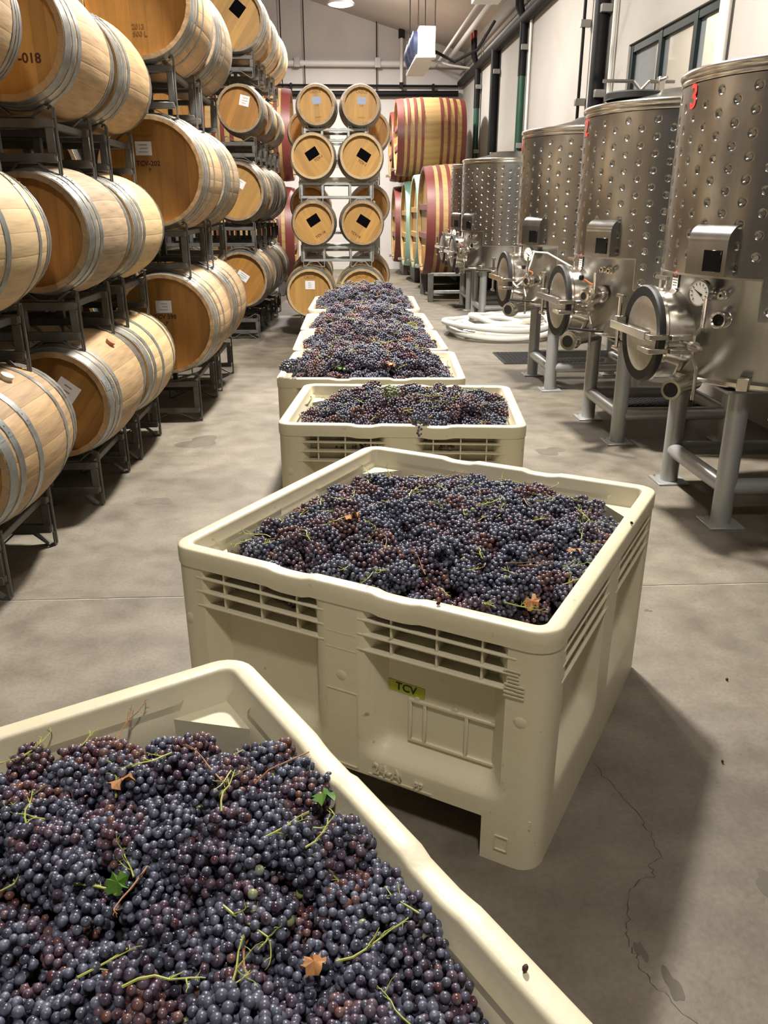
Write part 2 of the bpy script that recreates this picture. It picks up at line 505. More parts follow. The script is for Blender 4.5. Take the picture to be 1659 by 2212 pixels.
# pipes and services
def pipe(name, label, pts, r, mat, n=10, group=None, clamps=None, cat='pipe'):
    t = ob(name, MB().tube(pts, r, n).mesh(name, mat))
    tag(t, label, cat, group)
    if clamps:
        for c in clamps:
            ob('clamp', MB().cbox(c[0], c[1], .004).mesh('clamp', c[2]), t)
    return t
yb = YB - .12
pipe('wall_pipe', 'thick white pipe across the upper back wall', [(XL, yb, 5.26), (XW - .1, yb, 5.26)], .085, 'white_pipe',
     clamps=[((x, yb, 5.28), (.16, .2, .24), 'pipe_steel') for x in (-1.02, 1.12)])
pipe('wall_pipe', 'upper of the two black pipes across the back wall', [(XL, yb, 4.74), (XW - .15, yb, 4.74)], .03, 'dark_pipe')
pipe('wall_pipe', 'lower and thicker black pipe across the back wall above the casks', [(XL, yb, 4.52), (XW - .15, yb, 4.56)], .075, 'dark_pipe',
     clamps=[((x, yb, 4.62), (.06, .12, .34), 'dark_pipe') for x in (-1.2, 2.62)])
for x, z0, lab in ((-1.42, 4.6, 'thin hanging rod beside the left racks'), (-.82, 4.6, 'thin hanging rod left of the lamp'), (1.09, 4.6, 'thin hanging rod right of the lamp')):
    pipe('hanging_rod', lab, [(x, yb - .05, z0), (x, yb - .05, zc(x))], .014, 'dark_pipe', 6, cat='rod')
pipe('drop_pipe', 'white vertical pipe dropping to the black pipes left of the cooling unit', [(1.75, yb - .1, 4.7), (1.75, yb - .1, 5.95)], .045, 'white_pipe',
     clamps=[((1.75, yb - .1, 5.95), (.16, .16, .2), 'dark_pipe'), ((1.75, yb - .1, 4.74), (.1, .1, .14), 'dark_pipe')])
xw = XW - .1
pipe('wall_pipe', 'black pipe running along the top of the right wall', [(xw, YF + .1, 4.8), (xw, YB - .15, 4.8)], .09, 'dark_pipe')
pipe('wall_pipe', 'thin steel conduit above the black pipe on the right wall', [(xw, YF + .1, 5.02), (xw, YB - .15, 5.02)], .022, 'pipe_steel')
pipe('wall_pipe', 'white service pipe below the ceiling along the right wall', [(xw - .35, YF + .1, 5.35), (xw - .35, YB - .15, 5.35)], .06, 'white_pipe')
pipe('cable_tray_rail', 'slim white rail hanging beside the white service pipe', [(xw - .7, YF + .1, 5.2), (xw - .7, YB - .15, 5.2)], .03, 'white_pipe', cat='rail')
for i, (yy, z0, r, mt, lab) in enumerate(((16.3, 2.4, .07, 'green_pipe', 'green and black drop pipe nearest the tanks on the right wall'),
                                          (19.1, 2.4, .095, 'dark_pipe', 'black drop pipe between the two green ones on the right wall'),
                                          (21.4, 2.6, .07, 'green_pipe', 'green drop pipe next to the back corner'),
                                          (11.55, 1.2, .095, 'dark_pipe', 'thick black vertical pipe left of the window'),
                                          (12.36, 1.2, .022, 'dark_pipe', 'thin black vertical conduit left of the thick black pipe'))):
    ztop = 4.8 if i < 3 else zc(XW) - .02
    t = pipe('drop_pipe', lab, [(XW - .1, yy, z0), (XW - .1, yy, ztop)], r, mt, clamps=[((XW - .08, yy, z), (.14, r * 3.2, .09), 'pipe_steel') for z in ((z0 + .35, 4.35) if i < 3 else (3.05, 4.0))])
    if mt == 'green_pipe':
        ob('upper_sleeve', MB().cyl((XW - .1, yy, 3.9), (XW - .1, yy, 4.8), r * 1.06, n=12).mesh('upper_sleeve', 'dark_pipe'), t)
        for s in (-1, 1):
            ob('riser', MB().tube([(XW - .1, yy, 4.75), (XW - .2, yy + s * .14, 5.0), (XW - .22, yy + s * .16, 5.5)], .045, 8).mesh('riser', 'dark_pipe'), t)
            ob('valve', MB().cbox((XW - .22, yy + s * .16, 5.42), (.1, .06, .16), .01).mesh('valve', 'sign_red'), t)
pipe('drop_pipe', 'white vertical pipe at the right edge of the window', [(XW - .07, 7.93, .5), (XW - .07, 7.93, zc(XW))], .05, 'white_pipe')
pipe('wall_conduit', 'pale vertical conduit near the right green pipe', [(XW - .04, 16.0, .5), (XW - .04, 16.0, 4.8)], .025, 'white_pipe')
pipe('wall_conduit', 'pale vertical conduit right of the thick black pipe', [(XW - .04, 11.2, .5), (XW - .04, 11.2, zc(XW))], .025, 'white_pipe')

def cooling_unit(loc, lab):
    t = thing('cooling_unit', lab, 'cooling unit', loc, 0, 'cooling units under the ceiling')
    ob('casing', MB().cbox((0, 1.0, .215), (.28, 2.0, .42), .012).mesh('casing', 'unit_white'), t)
    ob('drip_tray', MB().cbox((-.02, 1.0, -.02), (.34, 2.05, .05), .01).mesh('drip_tray', 'unit_white'), t)
    for k in range(3):
        ob('fan_guard', MB().lathe([(.19, 0), (.19, .07), (.05, .12), (0, .12)], 20, axis='X').xform(Matrix.Translation((-.14, .36 + .62 * k, .22)) @ Matrix.Scale(-1, 4, (1, 0, 0))).mesh('fan_guard', 'fan_blue'), t)
    for yy in (.15, 1.85):
        for xx in (-.14, .14):
            ob('hanging_rod', MB().cyl((xx, yy, .46), (xx, yy, zc(loc[0]) - loc[2]), .009, n=6).mesh('hanging_rod', 'dark_pipe'), t)
    ob('refrigerant_hose', MB().tube([(.17, .3, .1), (.5, .3, -.05), (.9, .4, .15), (1.2, .5, .6)], .025, 8).mesh('refrigerant_hose', 'dark_pipe'), t)
    ob('drain_pipe', MB().tube([(.1, .2, -.04), (.4, .2, -.12), (.75, .2, -.16)], .018, 8).mesh('drain_pipe', 'pipe_steel'), t)
    return t
cooling_unit((1.52, 15.2, 4.05), 'white cooling unit hung over the red hooped casks')
cooling_unit((1.88, 9.5, 4.08), 'white cooling unit partly cut off by the top edge')

# ------------------------------------------------------------------ barrels
_bc = {}
def prof_r(L, Rh, Rb, t):   # t in -.5...5
    return Rb - (Rb - Rh) * (2 * abs(t)) ** 1.9
def barrel_meshes(L, Rh, Rb, hoops, wood, head, nst):
    key = (L, Rh, Rb, hoops, wood, head, nst)
    if key in _bc:
        return _bc[key]
    d = {}
    half = math.pi / nst * .994
    ts = [-.5, -.46, -.38, -.26, -.13, 0, .13, .26, .38, .46, .5]
    th = .028
    # one stave, centred at the top (local +Z)
    b = MB()
    rings = []
    for t in ts:
        r = prof_r(L, Rh, Rb, t)
        y = t * L
        pr = []
        for a, rr in ((-half, r - th), (-half, r - .0009), (-half * .88, r), (0, r + .0006), (half * .88, r), (half, r - .0009), (half, r - th)):
            pr.append((rr * math.sin(a), y, rr * math.cos(a)))
        rings.append(pr)
    n = 7
    vs = [p for r in rings for p in r]
    fs = []
    for i in range(len(ts) - 1):
        for k in range(n):
            k2 = (k + 1) % n
            fs.append((i * n + k, i * n + k2, (i + 1) * n + k2, (i + 1) * n + k))
    fs.append(tuple(range(n))); fs.append(tuple(reversed(range((len(ts) - 1) * n, len(ts) * n))))
    b.add(vs, fs)
    d['stave'] = b.mesh('stave', wood, angle=30)
    # whole shell for barrels whose staves cannot be told apart
    b = MB()
    pr = [(Rh - th, -.5 * L)] + [(prof_r(L, Rh, Rb, t), t * L) for t in ts] + [(Rh - th, .5 * L)]
    b.lathe([(Rh - th, -.5 * L + .06)] + pr + [(Rh - th, .5 * L - .06)], 32, 'Y')
    d['shell'] = b.mesh('shell', wood, angle=45)
    hs = []
    for (t, w) in hoops:
        for s in (-1, 1):
            y0, y1 = s * t * L - w / 2, s * t * L + w / 2
            r0, r1 = prof_r(L, Rh, Rb, y0 / L) + .0012, prof_r(L, Rh, Rb, y1 / L) + .0012
            b = MB().lathe([(r0 - .002, y0), (r0 + .0018, y0), (r1 + .0018, y1), (r1 - .002, y1)], 40, 'Y')
            a = .5 + .9 * len(hs)
            a = R_(62)
            for da in (0, .10):
                rm = (r0 + r1) / 2 + .002
                c = (rm * math.cos(a - da), (y0 + y1) / 2, rm * math.sin(a - da))
                d2 = Vector((math.cos(a - da), 0, math.sin(a - da)))
                b.cyl(Vector(c), Vector(c) + d2 * .004, .006, .004, n=6)
            # lap of the hoop ends
            b.lathe([(r0 + .0015, y0 + .002), (r0 + .0036, y0 + .002), (r1 + .0036, y1 - .002), (r1 + .0015, y1 - .002)], 5, 'Y', a0=a - .16, a1=a + .06)
            hs.append(b.mesh('hoop', 'hoop_steel', angle=30))
    d['hoops'] = hs
    # head planks, planks upright, facing -Y
    ri = Rh - th + .004
    ws = [.13, .16, .14, .15, .16, .13, .13]
    x = -ri
    tot = sum(ws)
    pk = []
    y0 = -.5 * L + .050
    for w in ws:
        xa, xb = x, x + w / tot * 2 * ri
        x = xb
        g = .0003
        m_ = 6
        up = []
        for k in range(m_ + 1):
            xx = xa + g + (xb - xa - 2 * g) * k / m_
            xx = max(-ri * .999, min(ri * .999, xx))
            up.append((xx, math.sqrt(max(0, ri * ri - xx * xx))))
        poly = [(a_, -b_) for a_, b_ in up] + [(a_, b_) for a_, b_ in reversed(up)]
        pk.append(MB().prism(poly, y0, y0 + .02, 'Y').mesh('head_plank', head, angle=30))
    d['planks'] = pk
    d['rear'] = MB().lathe([(0, .5 * L - .05), (ri, .5 * L - .05)], 28, 'Y').mesh('rear_head', head)
    _bc[key] = d
    return d

HA = ((.462, .060), (.392, .040), (.325, .040))
HB = ((.464, .058), (.385, .042), (.205, .042))
HC = ((.466, .060), (.408, .036), (.350, .036), (.215, .036))
KINDS = {'std': (.93, .300, .345, HA, 22), 'stdb': (.93, .300, .35, HB, 22), 'pun': (1.10, .388, .44, HC, 28),
         'cen': (.92, .272, .309, HA, 22), 'sml': (.86, .232, .276, HB, 20), 'low': (.93, .31, .355, HA, 22), 'mid': (1.0, .35, .405, HC, 26)}
def barrel(label, kind, x, yf, z, roll=0, wood='oak', head='head_oak', detail=2, group=None, paper=None, txt=None, bung=None, rz=0, lines=True):
    L, Rh, Rb, hp, ns = KINDS[kind]
    d = barrel_meshes(L, Rh, Rb, hp, wood, head, ns)
    t = thing('wine_barrel', label, 'barrel', (x, yf + L / 2, z - Rb), rz, group)
    rr = R_(roll)
    up = (0, 0, Rb)
    if detail >= 2:
        for k in range(ns):
            ob('stave', d['stave'], t, up, (0, rr + 2 * math.pi * k / ns, 0))
    else:
        ob('shell', d['shell'], t, up, (0, rr, 0))
    for h in d['hoops']:
        ob('hoop', h, t, up, (0, rr, 0))
    if detail >= 1:
        for p in d['planks']:
            ob('head_plank', p, t, up, (0, rr, 0))
        ob('rear_head', d['rear'], t, up)
    else:
        for p in d['planks']:
            ob('head_plank', p, t, up, (0, rr, 0))
    yp = -.5 * L + .050
    M = Matrix.Translation(up) @ Matrix.Rotation(rr, 4, 'Y')
    def onhead(name, me, dx, dz, extra=0, dy=.0012):
        o = ob(name, me, t)
        o.matrix_local = M @ Matrix.Translation((dx, yp - dy, dz)) @ Matrix.Rotation(R_(extra), 4, 'Y') @ Matrix.Rotation(R_(90), 4, 'X')
        return o
    if paper:
        pm, dx, dz, w, h, ex = paper
        lab = onhead('paper_label', MB().cbox((0, 0, 0), (w, h, .0016), .0004).mesh('paper_label', pm, smooth=False), dx, dz, ex)
        lab['label'] = {'paper': 'white paper label', 'black_label': 'black label', 'paper_blue': 'blue grey label'}[pm]
        if pm == 'paper' and w > .09:
            pl = MB()
            for k in range(3):
                pl.box((rnd.uniform(-.01, .01), h * (.25 - .25 * k), .0012), (w * rnd.uniform(.3, .62), h * .07, .0004))
            o = ob('print', pl.mesh('print', 'faint_grey' if 'faint_grey' in MATS else 'rack_galv', smooth=False), lab)
    if txt:
        for s, dx, dz, size, mt in txt:
            onhead('stencil', text_mesh(s, size, mt), dx, dz, 0, .0008)
    if bung:
        bm_ = MB().cyl((0, 0, Rb - .006), (0, 0, Rb + .022), .024, .03, n=12)
        ob('bung', bm_.mesh('bung', bung), t, up, (0, rr, 0))
    return t

# ------------------------------------------------------------------ racks
_rc = {}
def rack_meshes(hw, dep, h, offs, mat):
    key = (hw, dep, h, offs, mat)
    if key in _rc:
        return _rc[key]
    low = h < .3
    tb = .034 if low else .045
    zt, zb_ = (h - .045, .025) if low else (h - .085, .095)
    d = {}
    d['top_rail'] = MB().cbox((0, 0, zt), (2 * hw - .03, tb, tb), .004).mesh('top_rail', mat)
    d['bottom_rail'] = MB().cbox((0, 0, zb_), (2 * hw - .03, tb, tb), .004).mesh('bottom_rail', mat)
    d['post'] = MB().cbox((0, 0, (zt + zb_) / 2), (tb, tb, zt - zb_ - tb * .9), .004).mesh('post', mat)
    d['end_strap'] = MB().tube([(-.03, 0, h - .02), (-.015, 0, h - .005), (0, 0, h - .02), (0, 0, h * .5), (0, 0, .015), (-.02, 0, 0)], .008, 6).mesh('end_strap', mat)
    d['cross_bar'] = MB().cbox((0, 0, zt), (tb * .8, dep - .05, tb * .8), .004).mesh('cross_bar', mat)
    def strap(pts):
        b = MB()
        for i in range(len(pts) - 1):
            a = Vector((pts[i][0], 0, pts[i][1])); c = Vector((pts[i + 1][0], 0, pts[i + 1][1]))
            dd = c - a
            ang = math.atan2(dd.z, dd.x)
            b.box((a + c) / 2, (dd.length + .008, .04, .008), Matrix.Rotation(-ang, 3, 'Y'))
        return b
    o = offs
    d['saddle'] = strap([(-o, h - .06), (-o, h - .012), (-o + .035, h), (-.05, h - .055), (.05, h - .055), (o - .035, h), (o, h - .012), (o, h - .06)]).mesh('saddle', mat)
    fo = -.06 if low else 0
    d['foot_strap'] = strap([(-o, .075 + fo), (-o, .004 + fo), (-o + .03, .004 + fo), (-.05, .07 + fo), (.05, .07 + fo), (o - .03, .004 + fo), (o, .004 + fo), (o, .075 + fo)]).mesh('foot_strap', mat)
    _rc[key] = d
    return d
def rack(label, x, y, z, hw, dep, h, offs, cx, mat='rack_steel', group=None):
    # x, y: centre of the rack, z: underside; cx: half distance between the two barrels
    d = rack_meshes(hw, dep, h, offs, mat)
    t = thing('barrel_rack', label, 'barrel rack', (x, y, z), 0, group)
    for s in (-1, 1):
        yy = s * (dep / 2 - .02)
        ob('top_rail', d['top_rail'], t, (0, yy, 0))
        ob('bottom_rail', d['bottom_rail'], t, (0, yy, 0))
        for xx in (-hw + .03, -cx + offs, cx - offs, hw - .03):
            ob('post', d['post'], t, (xx, yy, 0))
        for q in (-1, 1):
            ob('saddle', d['saddle'], t, (q * cx, yy, 0))
            ob('foot_strap', d['foot_strap'], t, (q * cx, yy, 0))
            ob('end_strap', d['end_strap'], t, (q * hw, yy, 0), (0, 0, 0 if q > 0 else math.pi))
    for xx in (-hw + .06, hw - .06):
        ob('cross_bar', d['cross_bar'], t, (xx, 0, 0))
    return t

LV = ['bottom', 'second', 'third', 'top']
def bay(tag_, front, xr, zr, hs, kinds, zbar, roll, woods, heads, papers=None, txts=None, bungs=None, wherel='', ly=0, detail=2, left=True, leftdetail=0, dep=.68, hw=.52, offs=.155, cx=.36, mat='rack_steel', dx=(0, 0, 0, 0)):
    for i in range(len(zr)):
        L = KINDS[kinds[i]][0]
        yc = front[i] + L / 2
        rack('dark steel rack, %s level, %s' % (LV[i], wherel), xr[i] - hw, yc, zr[i], hw, dep, hs[i], offs, cx, mat, 'barrel racks of the %s' % wherel)
        xb = xr[i] - hw + cx
        barrel('oak barrel on the aisle side, %s level, %s' % (LV[i], wherel), kinds[i], xb + dx[i], front[i], zbar[i], roll[i], woods[i], heads[i], detail,
               'barrels of the %s' % wherel, papers[i] if papers else None, txts[i] if txts else None, bungs[i] if bungs else 'bung_silicone')
        if left:
            barrel('shaded inner oak barrel, %s level of the %s' % (LV[i], wherel), kinds[i], xb - 2 * cx, front[i] + .02, zbar[i], rnd.uniform(-12, 12), woods[i], heads[i], leftdetail,
                   'barrels of the %s' % wherel, ('paper', .05, .1, .12, .09, 10) if i < 2 else None, None, 'bung_silicone')

PW = lambda dx, dz, ex=0, w=.125, h=.095: ('paper', dx, dz, w, h, ex)
# A: nearest stack, cut by the left edge
bay('A', [3.30] * 3, [-1.535] * 3, [0, .915, 1.83], [.34, .35, .35], ['stdb', 'stdb', 'std'], [.645, 1.56, 2.475], [28, 12, 0], ['oak', 'oak_pale', 'oak'], ['head_oak'] * 3,
    bungs=['bung_silicone', 'bung_silicone', None], wherel='nearest stack on the left', left=False)
# B: second stack, heads showing
bay('B', [4.56] * 3, [-1.45] * 3, [0, .915, 1.835], [.335, .345, .345], ['std'] * 3, [.645, 1.56, 2.48], [38, 4, 0], ['oak', 'oak_grey', 'oak'], ['head_oak_dark', 'head_oak_dark', 'head_oak_pale'],
    papers=[PW(0, .09, 0, .13, .12), PW(-.13, .09, 0, .1, .085), PW(.02, .02, 0, .10, .12)], txts=[None, None, [('TCV-018', .045, -.105, .062, 'stencil_ink')]],
    bungs=['bung_wood', None, None], wherel='second stack on the left')
# C: third stack, pale barrels
bay('C', [5.50] * 3, [-1.43] * 3, [0, .915, 1.83], [.335, .345, .345], ['stdb', 'std', 'std'], [.645, 1.56, 2.475], [20, 8, 0], ['oak_pale', 'oak_pale', 'oak'], ['head_oak'] * 3, wherel='third stack on the left')
# D, E: big puncheons
bay('D', [6.66] * 3, [-1.18] * 3, [0, 1.16, 2.30], [.40, .42, .42], ['pun'] * 3, [.81, 1.935, 3.065], [0, 0, 0], ['oak', 'oak', 'oak'], ['head_oak'] * 3,
    papers=[PW(-.005, .135, 0, .125, .095), PW(-.045, .165, 0, .12, .095), None],
    txts=[[('TCV 598', .0, .055, .048, 'stencil_ink'), ('P', .01, .005, .04, 'stencil_ink')],
          [('TCV-202', -.02, .06, .048, 'stencil_ink'), ('P', -.01, .015, .036, 'stencil_ink'), ('T', -.05, .29, .05, 'faint_ink'), ('TONNELLERIE', -.05, .25, .022, 'faint_ink')],
          [('2013', .0, -.17, .045, 'faint_ink'), ('500 L', .01, -.215, .045, 'faint_ink')]],
    bungs=[None, None, None], wherel='puncheon stack in the middle', dep=.95, hw=.68, offs=.22, cx=.46)
bay('E', [7.84] * 3, [-1.17] * 3, [0, 1.16, 2.30], [.40, .42, .42], ['pun'] * 3, [.81, 1.935, 3.065], [22, 10, 0], ['oak', 'oak_grey', 'oak_grey'], ['head_oak'] * 3,
    wherel='puncheon stack behind the middle one', dep=.95, hw=.68, offs=.22, cx=.46)
# F and the ones behind it, at the back left
FX = [-1.10, -1.09, -1.02, -1.0]
FZR = [0, 1.13, 2.21, 3.18]
FH = [.33, .38, .31, .31]
FZ = [.79, 1.875, 2.83, 3.80]
for k, (nm, y0, dd) in enumerate((('back left stack', 11.2, 2), ('stack behind the back left one', 12.36, 1), ('last stack on the left', 13.5, 1))):
    bay('F', [y0, y0, y0, y0], [q + .04 * k for q in FX], FZR, FH, ['mid', 'mid', 'cen', 'mid'], FZ, [35, 30, 25, 35], ['oak_grey', 'oak_grey', 'oak_grey', 'oak_pale' if k == 2 else 'oak_grey'],
        ['head_oak', 'head_oak_pale', 'head_oak', 'head_oak_pale'],
        papers=[PW(.0, .05, 0, .16, .10), PW(-.02, .11, 0, .16, .10), PW(.02, .11, -12, .12, .12), ('black_label', -.02, .12, .15, .15, 5)] if k == 0 else None,
        wherel=nm, detail=dd, left=(k == 0), dep=.8, hw=.62, offs=.19, cx=.41, dx=(.0, .0, .03, 0))

# centre stack at the end of the bin row
cy = 11.35
cs = [('rk', 0, .30, 'low', .60, [(-.40, 0, PW(0, .10, 0, .13, .11), 'white labelled barrel at the bottom left'), (.30, 0, None, 'barrel at the bottom right, half hidden by grapes')]),
      ('rk', .99, .235, 'cen', 1.49, [(-.33, -32, ('black_label', .02, .03, .16, .115, 0), 'barrel with a tilted black label, third row left'), (.315, 32, ('black_label', .0, .03, .16, .115, 0), 'barrel with a tilted black label, third row right')]),
      ('rk', 1.785, .235, 'cen', 2.30, [(-.315, -32, ('black_label', .01, .03, .16, .115, 0), 'barrel with a tilted black label, second row left'), (.31, 32, ('black_label', .02, .03, .16, .115, 0), 'barrel with a tilted black label, second row right')]),
      ('rk', 2.47, .195, 'sml', 2.895, [(-.255, -4, ('paper_blue', .01, .055, .115, .085, 0), 'small barrel with a blue grey label, top left'), (.308, 4, ('paper_blue', .01, .055, .115, .085, 0), 'small barrel with a blue grey label, top right')])]
for i, (_, z, h, kd, zb, bl) in enumerate(cs):
    rack('galvanized rack at %s of the centre stack' % ['the foot', 'the lower middle', 'the upper middle', 'the top'][i], -.02 if i else -.05, cy + .46, z, .485 if i < 3 else .42, .66, h, .14 if i < 3 else .11, .32 if i < 3 else .28, 'rack_galv', 'racks of the centre stack')
    for (bx, ro, pp, lb) in bl:
        tx = {3: [('CADUS', .0, .15, .045, 'faint_ink'), ('018', .01, -.005, .03, 'faint_ink'), ('FRANCE', .02, -.14, .022, 'faint_ink')], 2: [('TCV-1', .05, -.06, .045, 'stencil_ink')], 1: [('TCV-18', .0, -.17, .045, 'stencil_ink')], 0: [('CADUS', .0, .2, .05, 'faint_ink')]}[i]
        barrel(lb + ' of the centre stack', kd, bx, cy + (.02 if i == 3 else 0), zb, ro, 'oak_pale' if i in (2, 0) else 'oak', 'head_oak_pale', 2, 'barrels of the centre stack', pp, tx, 'bung_silicone')
# rows right behind the centre stack
for k in range(2):
    yb_ = 12.6 + 1.1 * k
    for i, zb in enumerate((.73, 1.71, 2.69)):
        for s in (-1, 1):
            barrel('oak barrel peeking out %s behind the centre stack, %s row%s' % ('left' if s < 0 else 'right', LV[i], ['', ', last column'][k]), 'cen', .03 + s * .44, yb_, zb, 20 * s, 'oak', 'head_oak', 1 - k, 'barrels behind the centre stack')
        rack('galvanized rack behind the centre stack, %s level%s' % (LV[i], ['', ', last column'][k]), .03, yb_ + .46, [0, 1.00, 1.98][i], .58, .66, [.44, .42, .42][i], .13, .44, 'rack_galv', 'racks behind the centre stack')

# ------------------------------------------------------------------ big casks with red hoops
_cc = {}
def cask_meshes(R, L, hoopmat, wood='cask_oak'):
    key = (R, L, hoopmat)
    if key in _cc: return _cc[key]
    d = {}
    ts = [-.5 + i / 10 for i in range(11)]
    rr = lambda t: R - .06 * R * (2 * abs(t)) ** 2
    ns = 36
    b = MB()
    half = math.pi / ns * .99
    rows = []
    for t in ts:
        r = rr(t)
        rows.append([(t * L, q * math.sin(a), q * math.cos(a)) for a, q in ((-half, r - .05), (-half, r - .002), (0, r + .0005), (half, r - .002), (half, r - .05))])
    n = 5
    fs = [(i * n + k, i * n + (k + 1) % n, (i + 1) * n + (k + 1) % n, (i + 1) * n + k) for i in range(10) for k in range(n)]
    fs += [tuple(range(n)), tuple(reversed(range(10 * n, 11 * n)))]
    d['stave'] = MB().add([p for r in rows for p in r], fs).mesh('stave', wood, angle=30)
    d['ns'] = ns
    hs = []
    for t, w in ((-.45, .15), (-.34, .065), (-.24, .065), (-.14, .065), (.14, .065), (.24, .065), (.34, .065), (.46, .11)):
        x0, x1 = t * L - w / 2 * L / 1.6, t * L + w / 2 * L / 1.6
        r0, r1 = rr(x0 / L) + .002, rr(x1 / L) + .002
        hs.append(MB().lathe([(r0, x0), (r0 + .008, x0), (r1 + .008, x1), (r1, x1)], 48, 'X').mesh('hoop', hoopmat))
    d['hoops'] = hs
    ri = rr(.5) - .05
    pk = []
    for k in range(9):
        ya, yb2 = -ri + 2 * ri * k / 9 + .002, -ri + 2 * ri * (k + 1) / 9 - .002
        up = []
        for q in range(7):
            yy = ya + (yb2 - ya) * q / 6
            up.append((yy, math.sqrt(max(0, ri * ri - yy * yy))))
        poly = [(a, -c) for a, c in up] + [(a, c) for a, c in reversed(up)]
        pk.append(MB().prism(poly, -.5 * L + .07, -.5 * L + .12, 'X').mesh('head_plank', 'cask_head', angle=30))
    d['planks'] = pk
    d['rear'] = MB().lathe([(0, .5 * L - .08), (ri, .5 * L - .08)], 32, 'X').mesh('rear_head', 'cask_head')
    d['rim'] = MB().lathe([(ri, -.5 * L - .002), (rr(.5) + .006, -.5 * L - .004), (rr(.5) + .006, -.5 * L + .03), (ri, -.5 * L + .03)], 48, 'X').mesh('rim', hoopmat)
    bw = ri * 1.9
    d['bars'] = [MB().cbox((-.5 * L + .05, 0, z), (.06, math.sqrt(max(.01, ri * ri - z * z)) * 2 - .02, .11), .006).mesh('head_bar', hoopmat if hoopmat != 'mint_paint' else 'cask_head') for z in (-.25 * R, .25 * R)]
    d['door'] = MB().cbox((-.5 * L + .04, 0, -.62 * R), (.05, .34, .4), .01).mesh('door', 'cask_head')
    d['valve'] = MB().cyl((-.5 * L + .05, 0, -.80 * R), (-.5 * L - .12, 0, -.80 * R), .03, n=10).cyl((-.5 * L - .08, -.06, -.8 * R), (-.5 * L - .08, .06, -.8 * R), .035, n=10).mesh('valve', 'stainless_bright')
    d['_'] = MB().box((0, 0, -R - .02), (L * .9, 1.2, .14)).box((-.32 * L, 0, -R * .86), (.12, 1.3, R * .3)).box((.32 * L, 0, -R * .86), (.12, 1.3, R * .3)).mesh('cradle', 'rack_steel')
    _cc[key] = d
    return d
def cask(label, x, y, z, R, L, hoopmat='red_paint', flip=False, group='large oak casks', cradle=True):
    d = cask_meshes(R, L, hoopmat)
    t = thing('oak_cask', label, 'cask', (x, y, z - R), math.pi if flip else 0, group)
    up = (0, 0, R)
    for k in range(d['ns']): ob('stave', d['stave'], t, up, (2 * math.pi * k / d['ns'], 0, 0))
    for h in d['hoops']: ob('hoop', h, t, up)
    for p in d['planks']: ob('head_plank', p, t, up)
    for p in d['bars']: ob('head_bar', p, t, up)
    for q in ('rear', 'rim', 'door', 'valve'): ob({'rear': 'rear_head'}.get(q, q), d[q], t, up)
    if cradle:
        h0 = z - R
        for q in (-.32, .32):
            ob('cradle', MB().cbox((q * L, 0, (-h0 + .16 * R) / 2), (.12, 1.25, h0 + .16 * R), .01).mesh('cradle', 'rack_steel'), t)
    return t
cask('big red hooped cask on the floor nearest the tanks', 2.42, 16.65, 1.43, 1.03, 1.6, cradle=False)
cask('cask with mint green end hoop right behind the front red cask', 2.43, 18.75, 1.38, 1.0, 1.6, 'mint_paint')
cask('second cask with mint green end hoop, deeper in the bottom row', 2.37, 20.8, 1.30, 1.0, 1.6, 'mint_paint')
cask('red hooped cask in the bottom row near the back wall', 2.26, 22.85, 1.25, .98, 1.6)
cask('red hooped cask lying on top of the bottom row', 2.15, 20.75, 3.20, .85, 1.56, cradle=False)
cask('upper red hooped cask nearest the back wall', 2.14, 22.7, 3.12, .85, 1.56, cradle=False)
cask('red hooped cask behind the left racks, upper one', -1.72, 17.6, 3.0, .86, 1.7, flip=True, cradle=False)
cask('red hooped cask behind the left racks, lower one', -1.72, 17.6, 1.15, .95, 1.7, flip=True)
sp = thing('cask_stand', 'steel cask stand with square posts under the front red cask', 'stand', (2.42, 16.3, 0))
for xx in (-.70, .70):
    for yy in (-.5, 1.0):
        ob('post', MB().cbox((xx, yy, .26), (.1, .1, .52), .006).mesh('post', 'rack_steel'), sp)
for zz in (.18, .50):
    ob('rail', MB().cbox((0, -.5, zz), (1.4, .06, .06), .006).mesh('rail', 'rack_galv'), sp)

